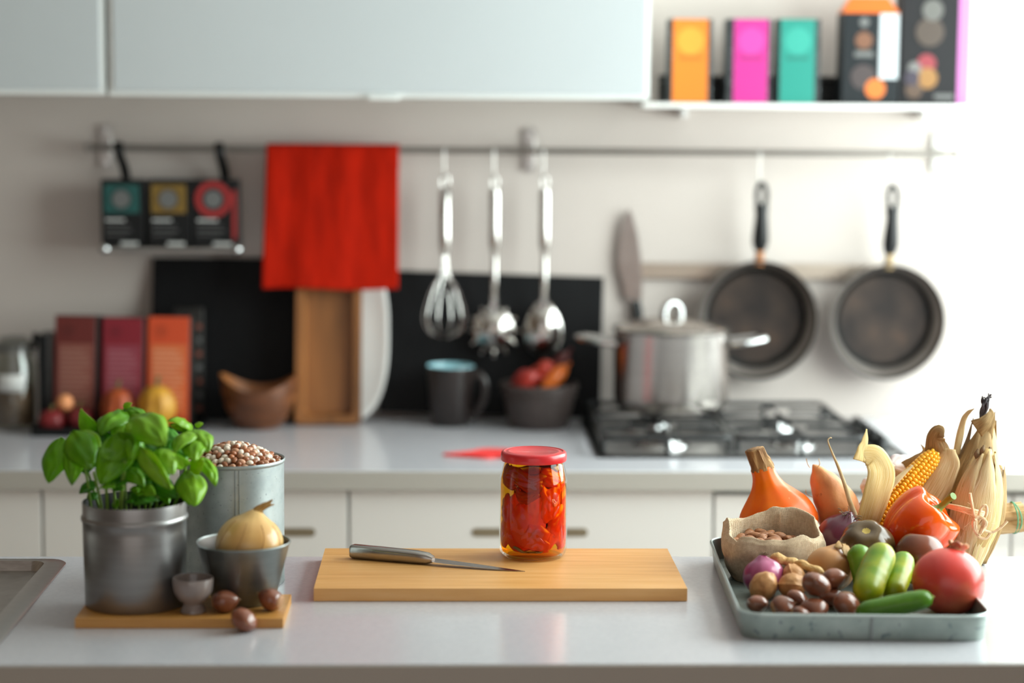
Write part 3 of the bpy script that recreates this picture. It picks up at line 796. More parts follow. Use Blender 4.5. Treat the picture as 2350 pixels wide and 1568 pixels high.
for k in range(4):
    kb = MB().lathe([(0, 0.006), (0.021, 0.006), (0.020, 0.012), (0.018, 0.026), (0.015, 0.030), (0, 0.031)], 24).build('knob', m_black, hob, loc=(w / 2 - 0.042, 0.075 + 0.075 * k, 0))
    MB().box(-0.003, 0.003, -0.019, 0.019, 0.026, 0.037).build('grip', m_black, kb, bevel=0.001)
zg = ZC + 0.0475
pr = bx[2]
pot = thing('stock_pot', 'stainless steel stock pot with two loop handles and a lid on the hob', 'pot', (on_y(1540, 900, yf + pr[1]).x, yf + pr[1], zg + 0.0002))
pot.location.x = on_y(1539, 900, pot.location.y).x
k2 = mpp(pot.location.y); r_ = 133 * k2
hp = on_y(1540, 757, pot.location.y).z - zg
m_pot = mat('pot_steel', 'B9B2AC', 'AFA8A2', rough=0.24, metal=1.0, scale=6, stretch=(1, 1, 30))
MB().lathe([(0, 0), (r_ * 0.86, 0), (r_ * 0.93, 0.004), (r_ * 0.985, 0.016), (r_, 0.03), (r_, hp - 0.004), (r_ * 1.02, hp), (r_ * 0.985, hp + 0.001), (r_ * 0.98, hp - 0.02), (r_ * 0.9, 0.01), (0, 0.008)], 64).build('body', m_pot, pot)
ld = MB().lathe([(r_ * 1.015, hp + 0.0015), (r_ * 1.03, hp + 0.004), (r_ * 1.0, hp + 0.008), (r_ * 0.6, hp + 0.020), (r_ * 0.2, hp + 0.026), (0, hp + 0.027)], 64).build('lid', m_pot, pot)
MB().tube(curve_pts([(-0.020, 0, hp + 0.024), (-0.019, 0, hp + 0.042), (-0.008, 0, hp + 0.056), (0.008, 0, hp + 0.056), (0.019, 0, hp + 0.042), (0.020, 0, hp + 0.024)], 24), 0.0055, 10, flat=2.0, side=(0, 0, 1)).build('lid_handle', m_chrome, ld, rot=(0, 0, R(25)))
for sx in (-1, 1):
    zh = hp - 0.022
    MB().tube(curve_pts([(sx * (r_ - 0.002), -0.042, zh - 0.004), (sx * (r_ + 0.03), -0.040, zh), (sx * (r_ + 0.066), -0.026, zh + 0.006), (sx * (r_ + 0.072), 0.0, zh + 0.007), (sx * (r_ + 0.066), 0.026, zh + 0.006), (sx * (r_ + 0.03), 0.040, zh), (sx * (r_ - 0.002), 0.042, zh - 0.004)], 30), 0.0075, 10, flat=1.5, side=(0, 0, 1)).build('handle', m_chrome, pot)

# ================================================================== cartons at the left of the worktop
m_dkbox = mat('box_side_black', '26221F', '1D1A18', rough=0.5, scale=10)
zb = ZC
yb3 = on_z(260, 1003).y
tray_x0, tray_x1 = on_z(72, 1000).x, on_z(452, 1000).x
bt = thing('display_tray', 'low black tray on the worktop holding the three cartons and autumn decorations', 'tray', ((tray_x0 + tray_x1) / 2, yb3, ZC))
w = tray_x1 - tray_x0
tb_ = MB(); o_ = rrect(-w / 2, w / 2, 0, 0.20, 0.01); i_ = rrect(-w / 2 + 0.005, w / 2 - 0.005, 0.005, 0.195, 0.008)
tb_.prism(o_, 0, 0.004); ring(tb_, o_, 0.004, o_, 0.018); ring(tb_, o_, 0.018, i_, 0.018); ring(tb_, i_, 0.018, i_, 0.0045)
tb_.build('pan', m_black_m, bt)
zt0 = ZC + 0.005
bxs = (('dark red carton with lines of small print, end of the row by the clip jar', 119, 217, 722, '6E2A26', '8E5448', 'A77568'),
       ('crimson carton with lines of small print, middle of the row on the black tray', 229, 326, 726, '8C2230', '97404E', 'B06A74'),
       ('orange carton with lines of small print, end of the row by the wooden bowl', 333, 433, 724, 'D8512B', 'DE7444', 'EBA07A'))
for l, a, b, top, c1, c2, c3 in bxs:
    yq = yb3 + 0.085
    x0, x1 = on_y(a, 850, yq).x, on_y(b, 850, yq).x
    z1 = on_y(a, top, yq + 0.02).z
    c, w_, h_ = carton('spice_carton', l, x0, x1, yq, 0.055, zt0 + 0.006, z1, m_dkbox, rot=R(-7), tilt=R(-6), group='cartons on the black tray')
    patch(c, 'front_panel', mat('front_' + c1, c1, rough=0.5), -w_ / 2 + 0.001, w_ / 2 - 0.001, 0.001, h_ - 0.002)
    patch(c, 'text_panel', mat('panel_' + c2, c2, rough=0.5), -w_ / 2 + 0.008, w_ / 2 - 0.007, 0.02, h_ * 0.74, e=0.0010)
    ml = mat('line_' + c3, c3, rough=0.5)
    tl_ = MB()
    for k in range(13):
        z = h_ * 0.14 + k * h_ * 0.044
        tl_.box(-w_ / 2 + 0.012, w_ / 2 - 0.012 - (0.014 if k % 4 == 0 else 0.003 * (k % 3)), -0.0014, -0.0011, z, z + h_ * 0.018)
    tl_.build('text_lines', ml, c, smooth=0)
    disc(c, 'emblem', mat('emblem_dark_' + c1, tuple(int(c1[i:i + 2], 16) * 0.9 / 255 for i in (0, 2, 4)), rough=0.5), -w_ * 0.18, h_ * 0.86, 0.014)
# plain black carton at the end of the row
yq = yb3 + 0.075
x0, x1 = on_y(88, 880, yq).x, on_y(113, 880, yq).x
c, w_, h_ = carton('black_carton', 'narrow plain black carton standing between the clip jar and the dark red carton', x0, x1, yq, 0.07, zt0 + 0.0002, on_y(100, 768, yq).z, m_dkbox)
patch(c, 'front_panel', m_black_m, -w_ / 2 + 0.001, w_ / 2 - 0.001, 0.002, h_ - 0.002)
# taller black patterned carton behind
yq = yb3 + 0.165
x0, x1 = on_y(395, 850, yq).x, on_y(462, 850, yq).x
c, w_, h_ = carton('black_carton', 'black carton with pale speckled print behind the orange carton', x0, x1, yq + 0.036, 0.022, ZC, on_y(430, 712, yq).z, m_dkbox)
for k in range(7):
    patch(c, 'print_mark', m_grey_p if k % 2 else mat('print_rust', '8A4A3A', rough=0.5), w_ * 0.22 + 0.002 * (k % 3), w_ * 0.44, h_ * (0.1 + 0.12 * k), h_ * (0.145 + 0.12 * k))
# decorations on the tray
def gourd(name, label, pxc, pyb, rp, c1, c2, ribs=8, sq=0.8, stem=True, yoff=0.045, deep=0.06, cat='gourd'):
    y = yb3 + yoff; q = on_y(pxc, pyb, y); r = rp * mpp(y)
    o = thing(name, label, cat, (q.x, y, zt0), (0, 0, 0.4))
    def fn(t, p):
        k = 1 + deep * math.cos(ribs * t) * math.cos(p)
        return Vector((r * k * math.cos(p) * math.cos(t), r * k * math.cos(p) * math.sin(t), r * sq * (1 + math.sin(p)) - 0.12 * r * math.exp(-((p - PI / 2) / 0.4) ** 2)))
    MB().blob(fn, 48, 18).build('flesh', mat(name + '_skin_' + c1, c1, c2, rough=0.5, scale=30, bump=0.3, bscale=70), o)
    if stem:
        MB().tube(curve_pts([(0, 0, r * sq * 1.8), (0.001, 0, r * sq * 2.05), (0.005, 0.002, r * sq * 2.3)], 8), [r * .16, r * .12, r * .1, r * .1, r * .1, r * .1, r * .1, r * .11, r * .12], 8).build('stem', mat('gourd_stem', '6B6236', rough=0.8), o)
    return o
gourd('yellow_gourd', 'warty yellow ornamental gourd in front of the orange carton', 360, 930, 43, 'D49C2E', 'B0781E', sq=1.28)
gourd('orange_gourd', 'small orange-red ornamental gourd in front of the crimson carton', 270, 930, 38, 'B4501E', '883816', sq=1.35)
gourd('apple', 'dark red apple at the corner of the black tray', 118, 975, 30, '7C1418', '5A0E12', ribs=5, deep=0.03, sq=0.9, yoff=0.03, cat='apple')
gourd('apple', 'dark red apple next to the peach ornament, in front of the dark red carton', 182, 975, 32, '6A1216', '4C0C10', ribs=5, deep=0.03, sq=0.9, yoff=0.045, cat='apple')
yq = yb3 + 0.085; q = on_y(151, 936, yb3 + 0.04)
o = thing('pale_ball', 'small round peach-orange ornament resting on the red apples', 'ornament', (q.x - 0.003, yb3 + 0.048, q.z - 0.008))
MB().blob(lambda t, p: Vector((0.017 * math.cos(p) * math.cos(t), 0.017 * math.cos(p) * math.sin(t), 0.017 + 0.017 * math.sin(p))), 24, 14).build('ball', mat('peach_ball', 'F0A06A', rough=0.5), o)
MB().tube([(0, 0, 0.033), (0.001, 0, 0.039)], 0.0015, 6).build('stalk', MATS['gourd_stem'], o)

# ---- clip-top jar at the very left
q = on_z(30, 992); k2 = mpp(q.y + 0.05)
cj = thing('clip_jar', 'clip-top glass jar with a white label beside the black tray', 'jar', (on_y(34, 900, q.y + 0.05).x, q.y + 0.05, ZC))
r_ = 48 * k2
MB().lathe([(0, 0.001), (r_ * 0.92, 0.001), (r_, 0.008), (r_, 0.135), (r_ * 0.82, 0.155), (r_ * 0.82, 0.168), (r_ * 0.78, 0.168), (r_ * 0.78, 0.157), (r_ * 0.95, 0.134), (r_ * 0.95, 0.010), (0, 0.006)], 40).build('glass', clear_mat('jar_glass_smoke', (0.93, 0.94, 0.93)), cj)
MB().lathe([(0, 0.011), (r_ * 0.93, 0.011), (r_ * 0.93, 0.085), (0, 0.087)], 40).build('contents', mat('brown_sugar', '8A6C55', '6E5341', rough=0.8, scale=60), cj)
MB().lathe([(r_ * 0.9, 0.1695), (r_ * 0.92, 0.178), (r_ * 0.6, 0.192), (0, 0.195), ], 40).build('lid', clear_mat('jar_glass_lid', (0.82, 0.83, 0.82)), cj)
MB().lathe([(r_ * 0.86, 0.165), (r_ * 0.93, 0.167), (r_ * 0.86, 0.1695)], 40).build('seal', m_grey_p, cj)
MB().tube([(r_ * 0.9 * math.cos(2 * PI * t / 32), r_ * 0.9 * math.sin(2 * PI * t / 32), 0.160) for t in range(32)], 0.0018, 6, closed=True).build('wire_band', m_chrome, cj)
MB().tube(curve_pts([(r_ * 0.9, -0.014, 0.16), (r_ * 1.2, -0.013, 0.150), (r_ * 1.15, 0.0, 0.125), (r_ * 1.2, 0.013, 0.150), (r_ * 0.9, 0.014, 0.16)], 20), 0.002, 6).build('clip', m_chrome, cj)
MB().tube([(r_ * 0.95, 0, 0.165), (r_ * 1.02, 0, 0.200)], 0.006, 8).build('hinge_tab', m_black, cj)
lb = MB().grid(lambda u, v: Vector((r_ * 1.004 * math.cos(R(-130 + 80 * u)), r_ * 1.004 * math.sin(R(-130 + 80 * u)), 0.082 + 0.035 * v)), 14, 2)
lb.build('label', m_white_p, cj, solid=0.0006)

# ================================================================== wall shelf with packets
Y_S = Y_WALL - 0.20
zs = on_y(1800, 238, Y_S).z; xs0 = xe + 0.003; xs1 = on_y(2268, 240, Y_S).x
sh = thing('wall_shelf', 'thin white wall shelf beside the glass cabinet, carrying colourful packets', 'shelf', ((xs0 + xs1) / 2, Y_S, zs))
w = xs1 - xs0
MB().box(-w / 2, w / 2, 0, 0.198, -0.010, 0).build('board', mat('shelf_white', 'E8E6E4', rough=0.4), sh, bevel=0.0015)
for sx in (-1, 1):
    MB().box(sx * w * 0.36 - 0.006, sx * w * 0.36 + 0.006, 0.12, 0.198, -0.03, -0.0102).build('bracket', MATS['shelf_white'], sh, bevel=0.002)
m_dots = mat('black_dotted', '1A1E21', rough=0.5, c2='171B1E', spots=('8E9497', 190, 0.60), scale=3)
pk = (('orange tea packet with a dotted black side on the wall shelf', 1535, 1634, 'D8761A', 'E0902E', 1544, 1624),
      ('magenta tea packet with a dotted black side on the wall shelf', 1668, 1770, 'BE2484', 'CC3C98', 1684, 1762),
      ('teal tea packet with a dotted black side on the wall shelf', 1784, 1882, '128476', '2C9888', 1790, 1870))
for l, a, b, c1, c2, fa, fb in pk:
    yq = Y_S + 0.015
    x0, x1 = on_y(a, 140, yq).x, on_y(b, 140, yq).x
    c, w_, h_ = carton('tea_packet', l, x0, x1, yq, 0.055, zs + 0.0003, on_y(a, 43, yq).z, m_dots, group='tea packets on the wall shelf')
    f0, f1 = on_y(fa, 140, yq).x - (x0 + x1) / 2, on_y(fb, 140, yq).x - (x0 + x1) / 2
    patch(c, 'front_panel', mat('pk_' + c1, c1, rough=0.45), f0, f1, 0.0005, h_ - 0.0005)
    disc(c, 'emblem', mat('pk_' + c2, c2, rough=0.45), (f0 + f1) / 2, h_ * 0.74, 0.028, e=0.0010)
    patch(c, 'title_line', mat('pkt_' + c1, tuple(v * 0.82 for v in [int(c1[i:i + 2], 16) / 255 for i in (0, 2, 4)]), rough=0.45), f0 + 0.012, f1 - 0.012, h_ * 0.52, h_ * 0.56, e=0.0010)
yq = Y_S + 0.085
x0, x1 = on_y(1516, 200, yq).x, on_y(1942, 200, yq).x
lo_ = thing('storage_tin', 'long low black tin at the back of the wall shelf behind the packets', 'tin', ((x0 + x1) / 2, yq, zs + 0.0003)); w = x1 - x0
MB().box(-w / 2, w / 2, 0, 0.06, 0, 0.045).build('body', m_black_m, lo_, bevel=0.003)
MB().box(-w / 2 - 0.001, w / 2 + 0.001, -0.001, 0.061, 0.046, 0.058).build('lid', m_black_m, lo_, bevel=0.003)
# coffee bag with orange folded top
yq = Y_S + 0.02
x0, x1 = on_y(1932, 140, yq).x, on_y(2062, 140, yq).x; h_ = on_y(1990, 30, yq).z - zs
c, w_, h_ = carton('coffee_pack', 'black coffee pack with an orange top and white side panel on the wall shelf', x0, x1, yq, 0.06, zs + 0.0003, zs + h_, mat('coffee_black', '1E2225', rough=0.5, spec=0.2))
m_or = mat('coffee_orange', 'D86A20', rough=0.45)
MB().add([(-w_ / 2, 0, h_ + 0.0002), (w_ / 2, 0, h_ + 0.0002), (w_ / 2, 0.06, h_ + 0.0002), (-w_ / 2, 0.06, h_ + 0.0002), (-w_ / 2 + 0.02, 0.025, h_ + 0.034), (w_ / 2 - 0.02, 0.025, h_ + 0.034), (w_ / 2 - 0.02, 0.035, h_ + 0.034), (-w_ / 2 + 0.02, 0.035, h_ + 0.034)],
         [(3, 2, 1, 0), (0, 1, 5, 4), (1, 2, 6, 5), (2, 3, 7, 6), (3, 0, 4, 7), (4, 5, 6, 7)]).build('top_fold', m_or, c, smooth=0)
patch(c, 'side_panel', mat('panel_white', 'C4CACE', rough=0.45), w_ * 0.16, w_ * 0.49, h_ * 0.28, h_ - 0.001)
disc(c, 'badge', mat('badge_orange', 'CC6A1C', rough=0.45), w_ * 0.10, h_ * 0.17, 0.021, e=0.0013)
disc(c, 'cup_print', mat('cup_brown', '3A2E2E', rough=0.5), -w_ * 0.12, h_ * 0.30, 0.026, e=0.0010)
disc(c, 'bean_print', mat('bean_rust', '6E462E', rough=0.5), -w_ * 0.12, h_ * 0.70, 0.018, e=0.0010)
disc(c, 'brand_mark', m_grey_p, -w_ * 0.12, h_ * 0.90, 0.010, e=0.0010)
patch(c, 'title_line', m_grey_p, -w_ * 0.28, w_ * 0.05, h_ * 0.52, h_ * 0.58, e=0.0010)
# large dark box with pink side
yq = Y_S + 0.05
x0, x1 = on_y(2066, 140, yq).x, on_y(2226, 140, yq).x
c, w_, h_ = carton('chocolate_box', 'tall dark box with fruit print and a pink side stripe on the wall shelf', x0, x1, yq, 0.06, zs + 0.0003, zs + 0.245, mat('choco_dark', '201F21', rough=0.5, spec=0.2))
patch(c, 'side_stripe', mat('pink_stripe', 'C070B2', rough=0.45), w_ * 0.33, w_ * 0.497, 0.0005, h_ - 0.0005)
for cx, cz, r_, cc in ((-0.03, 0.085, 0.02, '842630'), (-0.028, 0.055, 0.022, '8C622C'), (-0.055, 0.03, 0.018, '4E3828'), (-0.055, 0.075, 0.014, '6A6866'), (-0.06, 0.055, 0.016, '2E2434'), (-0.025, 0.15, 0.03, '403228'), (-0.02, 0.195, 0.022, '5A5854')):
    disc(c, 'fruit_print', mat('fr_' + cc, cc, rough=0.5), cx + 0.012, cz, r_, e=0.0008 + 0.00012 * (len(c.children)))
patch(c, 'title_line', m_grey_p, 0.0, w_ * 0.28, 0.012, 0.022)
# ================================================================== island: chopping board, knife, jar
m_bam = mat('bamboo', 'E8B272', 'D89C58', c3='E2A863', rough=0.42, scale=7, stretch=(1.0, 14, 10), lo=0.3, hi=0.7, detail=5)
m_bam2 = mat('bamboo_dark', 'D29A54', 'BE843C', c3='CA9048', rough=0.42, scale=8, stretch=(1.0, 14, 10), lo=0.3, hi=0.7)
T1 = 0.018
A, B = on_z(720, 1381), on_z(1577, 1381)
Cb = on_z(751, 1259, ZC + T1); Db = on_z(1541, 1259, ZC + T1)
ang = math.atan2(B.y - A.y, B.x - A.x)
bd = thing('chopping_board', 'long pale bamboo chopping board under the jar and knife', 'board', ((A + B) / 2), (0, 0, ang))
bl_ = (B - A).length; dep = ((Cb + Db) / 2 - (A + B) / 2).y
ns = 9                                          # bamboo staves glued side by side
for k in range(ns):
    y0, y1 = dep * k / ns, dep * (k + 1) / ns
    MB().box(-bl_ / 2, bl_ / 2, y0 + (0.00005 if k else 0), y1 - 0.00005, 0.0006, T1).build('stave', m_bam, bd, bevel=0.0022 if False else 0, smooth=0)
    bd.children[-1]
MB().prism(rrect(-bl_ / 2 + 0.004, bl_ / 2 - 0.004, 0.004, dep - 0.004, 0.004), 0.0, 0.0006).build('underside', m_bam2, bd)

# ---- steel knife
ZB = ZC + T1
k0, k1 = on_z(806, 1281, ZB), on_z(1205, 1313, ZB)
kd = (k1 - k0); kl = kd.length
kf = thing('kitchen_knife', 'all-steel kitchen knife lying on the bamboo board', 'knife', (k0.x, k0.y, ZB), (0, 0, math.atan2(kd.y, kd.x)))
hl = kl * 0.48
m_ks = mat('knife_handle_steel', 'B0AAA4', 'A29C96', rough=0.26, metal=1.0, scale=14, stretch=(1, 10, 10))
hb_ = MB(); rows = []
st = [(0.0, 0.0075, 0.0085, 0.0105), (0.004, 0.0095, 0.0100, 0.0105), (hl * 0.35, 0.0105, 0.0098, 0.0100), (hl * 0.8, 0.0100, 0.0090, 0.0092), (hl * 0.93, 0.0098, 0.0078, 0.0085), (hl, 0.0065, 0.0042, 0.0075)]
v = []; f = []; n = 20
for x, ry, rz, zc in st:
    for k in range(n):
        a = 2 * PI * k / n; e = 0.62
        v.append((x, ry * math.copysign(abs(math.cos(a)) ** e, math.cos(a)), zc + rz * math.copysign(abs(math.sin(a)) ** e, math.sin(a))))
for j in range(len(st) - 1):
    for k in range(n): f.append((j * n + k, j * n + (k + 1) % n, (j + 1) * n + (k + 1) % n, (j + 1) * n + k))
f.append(tuple(range(n))); f.append(tuple(range((len(st) - 1) * n, len(st) * n)))
hb_.add(v, f).build('handle', m_ks, kf, smooth=35)
bl = []
N_ = 16
up_, lo_ = [], []
for k in range(N_ + 1):
    t = k / N_; x = hl - 0.004 + (kl - hl + 0.004) * t
    yt = lerp(0.006, 0.0, t ** 2); yb_ = -lerp(0.011, 0.0, t ** 3.0) * (1 if t > 0.06 else 0.6)
    up_.append((x, yt, lerp(0.0075, 0.0008, t))); lo_.append((x, yb_, lerp(0.0062, 0.0004, t)))
v = []
for (a_, b_) in zip(up_, lo_):
    v += [(a_[0], a_[1], a_[2] + 0.0012 * (1 - 0.8 * a_[0] / kl)), (b_[0], b_[1], b_[2]), (a_[0], a_[1], a_[2] - 0.0003)]
f = []
for k in range(N_):
    a_, b_ = 3 * k, 3 * k + 3
    f += [(a_, a_ + 1, b_ + 1, b_), (a_ + 1, a_ + 2, b_ + 2, b_ + 1), (a_ + 2, a_, b_, b_ + 2)]
f += [(2, 1, 0), (3 * N_, 3 * N_ + 1, 3 * N_ + 2)]
MB().add(v, f).build('blade', mat('blade_steel', 'A59A94', '968B86', rough=0.24, metal=1.0, scale=25, stretch=(1, 8, 1)), kf, smooth=20)

# ---- jar of peppers
jc = on_z(1223, 1276, ZB)
k2 = mpp(jc.y); RJ = 79.5 * k2
jar = thing('preserving_jar', 'glass jar of roasted red peppers in oil with a red screw lid', 'jar', (jc.x, jc.y, ZB + 0.0003))
HJ = 0.155
prof = [(0, 0.0015), (RJ * 0.78, 0.0008), (RJ * 0.90, 0.002), (RJ * 0.975, 0.008), (RJ, 0.018), (RJ, 0.108), (RJ * 0.985, 0.115), (RJ * 0.885, 0.136), (RJ * 0.865, 0.141), (RJ * 0.865, 0.146)]
gl = MB().lathe(prof, 72).build('glass', clear_mat('jar_glass', (0.985, 0.99, 0.985), 0.015, 0.028), jar, smooth=60)
MB().lathe([(RJ * 0.80, 0.0004), (RJ * 0.86, 0.0016), (RJ * 0.80, 0.0028)], 64).build('foot_ring', clear_mat('jar_foot', (0.93, 0.94, 0.92)), gl)
pi_ = [(0, 0.0045)] + [(r - 0.0022, max(z, 0.0045)) for r, z in prof[1:]][:-1]
pi_ = [(0, 0.005), (RJ * 0.80, 0.005), (RJ * 0.90, 0.008), (RJ * 0.958, 0.018), (RJ * 0.958, 0.107), (RJ * 0.94, 0.115), (RJ * 0.85, 0.135), (RJ * 0.83, 0.1385), (0, 0.1385)]
MB().lathe(pi_, 72).build('oil', clear_mat('pepper_oil', (0.995, 0.83, 0.30), 0.05, 0.0, 0.1), jar, smooth=60)
m_lid = mat('red_lid', 'D8242B', rough=0.36, coat=0.3)
RL = 76.5 * k2
zl = HJ - 0.0145
lid = MB().lathe([(RL * 0.955, zl), (RL * 0.985, zl), (RL, zl + 0.0015), (RL, zl + 0.0085), (RL * 0.985, zl + 0.0118), (RL * 0.95, zl + 0.0135), (RL * 0.90, zl + 0.0138), (RL * 0.885, zl + 0.0128), (RL * 0.84, zl + 0.0126), (RL * 0.80, zl + 0.0136), (RL * 0.74, zl + 0.0136), (RL * 0.70, zl + 0.0124), (0, zl + 0.0122)], 72).build('lid', m_lid, jar, smooth=50)
for k in range(40):
    a = 2 * PI * k / 40
    MB().box(RL - 0.0002, RL + 0.0005, -0.0009, 0.0009, zl + 0.002, zl + 0.0075).xf(Matrix.Rotation(a, 4, 'Z')).build('ridge', m_lid, lid, smooth=0) if False else None
m_pep = [mat('pepper_red_a', 'D0200C', 'B3160A', c3='C41C0A', rough=0.3, scale=40), mat('pepper_red_b', 'E03A12', 'CB260C', rough=0.3, scale=40), mat('pepper_red_c', '9E1A10', '7E120C', rough=0.35, scale=40), mat('pepper_orange', 'EE6A1C', 'DD4A12', rough=0.3, scale=50)]
random.seed(21)
def rad_at(z):
    for (r0, z0), (r1, z1) in zip(pi_[1:], pi_[2:]):
        if z0 <= z <= z1 and z1 > z0: return lerp(r0, r1, (z - z0) / (z1 - z0))
    return RJ * 0.9
def jar_piece(a0, a1, z0, z1, m_, inset, seed, label, wav=0.12):
    o = thing('pepper_piece', label, 'pepper', (jc.x, jc.y, ZB + 0.0003), group='pepper pieces in the jar')
    def fn(u, v):
        e = wav
        zz = lerp(z0, z1, v) + (z1 - z0) * e * nz((u * 3, v, seed), 1.3) + 0.006 * math.sin(u * 5 + seed)
        aa = lerp(a0, a1, u) + (a1 - a0) * e * nz((v * 3, u, seed + 5), 1.4)
        zz = min(max(zz, 0.014), 0.134)
        edge = 1 - (2 * abs(u - 0.5)) ** 6 * 0.8; edge *= 1 - (2 * abs(v - 0.5)) ** 6 * 0.8
        rr = rad_at(zz) - inset - 0.0045 * (1 - edge) + 0.0012 * nz((u * 5, v * 5, seed), 1.5)
        rr = min(rr, rad_at(zz) - 0.0006)
        return Vector((rr * math.cos(R(aa)), rr * math.sin(R(aa)), zz))
    sheet('flesh', fn, 26, 22, m_, o, solid=0.0022, smooth=60)
    return o
# angles: -90 faces the camera, 0 to the right
L_ = 'piece of roasted red pepper packed in oil inside the jar'
for a0, a1, z0, z1, mi, ins, sd in (
        (-175, -95, 0.020, 0.088, 0, 0.0012, 1), (-120, -68, 0.045, 0.098, 1, 0.0030, 2), (-80, -30, 0.062, 0.112, 1, 0.0012, 3),
        (-62, -5, 0.034, 0.074, 0, 0.0022, 4), (-75, -20, 0.016, 0.048, 1, 0.0030, 5), (-120, -60, 0.013, 0.050, 0, 0.0010, 6),
        (-165, -70, 0.106, 0.132, 2, 0.0010, 7), (-75, 0, 0.104, 0.132, 0, 0.0022, 8), (-130, -75, 0.088, 0.106, 2, 0.0026, 9),
        (-32, 35, 0.016, 0.060, 1, 0.0012, 10), (-20, 50, 0.056, 0.108, 3, 0.0020, 11), (40, 130, 0.016, 0.10, 0, 0.002, 12), (120, 178, 0.016, 0.075, 0, 0.002, 13), (30, 150, 0.100, 0.130, 2, 0.002, 14),
        (-60, -40, 0.084, 0.094, 3, 0.0004, 15), (160, 235, 0.018, 0.060, 0, 0.0016, 16), (165, 225, 0.055, 0.086, 2, 0.0030, 17), (-150, -110, 0.050, 0.090, 1, 0.0034, 18), (-10, 60, 0.030, 0.090, 0, 0.0034, 19), (170, 230, 0.108, 0.131, 2, 0.0020, 20)):
    jar_piece(a0, a1, z0, z1, m_pep[mi], ins, sd, L_)
o = jar_piece(-135, -72, 0.0135, 0.0175, mat('herb_leaf', '7A5A1C', '5E4414', rough=0.5, scale=40), 0.0002, 33, 'dark olive herb leaf near the bottom of the jar', 0.05)
o = thing('pepper_piece', 'thick dark core of folded peppers in the middle of the jar', 'pepper', (jc.x, jc.y, ZB + 0.0003))
MB().lathe([(0, 0.014), (RJ * 0.55, 0.015), (RJ * 0.68, 0.03), (RJ * 0.62, 0.07), (RJ * 0.50, 0.092), (RJ * 0.62, 0.105), (RJ * 0.60, 0.125), (0, 0.131)], 32).build('flesh', m_pep[0], o)

# ================================================================== small board with tins, onion, basil
T2 = 0.013
A, B = on_z(172, 1443), on_z(650, 1443)
Cb = on_z(667, 1364, ZC + T2)
ang = math.atan2(B.y - A.y, B.x - A.x)
sb = thing('small_board', 'small bamboo board under the basil pot, bucket and egg cup', 'board', (A + B) / 2, (0, 0, ang))
bl_ = (B - A).length; dep2 = Cb.y - A.y
for k in range(5):
    MB().box(-bl_ / 2, bl_ / 2, dep2 * k / 5 + 0.00005, dep2 * (k + 1) / 5 - 0.00005, 0.0004, T2).build('stave', m_bam2, sb, smooth=0)
ZS = ZC + T2
# ---- dark pot
m_pot_d = mat('dark_tin', '989695', '8E8C8B', rough=0.36, metal=0.85, scale=8, stretch=(1, 1, 12))
m_pot_i = mat('tin_inside_dark', '2B2827', rough=0.6)
pf = on_z(311, 1414, ZS)
RP = 0.0672
pc_ = Vector((on_y(312, 1400, pf.y + RP).x, pf.y + RP, ZS + 0.0004))
HP = 0.137
bp_ = thing('basil_pot', 'dark grey metal pot with a beaded rim, planted with basil', 'pot', pc_)
MB().lathe([(0, 0), (RP * 0.95, 0), (RP * 0.97, 0.002), (RP, 0.10), (RP * 1.0, HP - 0.026), (RP * 1.028, HP - 0.0235), (RP * 1.032, HP - 0.021), (RP * 1.02, HP - 0.0185), (RP, HP - 0.017), (RP * 1.003, HP - 0.002), (RP, HP), (RP * 0.985, HP)], 80).build('wall', m_pot_d, bp_)
MB().lathe([(RP * 0.985, HP), (RP * 0.98, HP - 0.01), (RP * 0.97, 0.004), (0, 0.003)], 64).build('inside', m_pot_i, bp_)
MB().lathe([(0, HP - 0.020), (RP * 0.5, HP - 0.019), (RP * 0.974, HP - 0.022)], 48).build('soil', mat('soil', '2A2019', '17110D', rough=0.95, scale=70, bump=1.0, bscale=120, bdist=0.004), bp_)

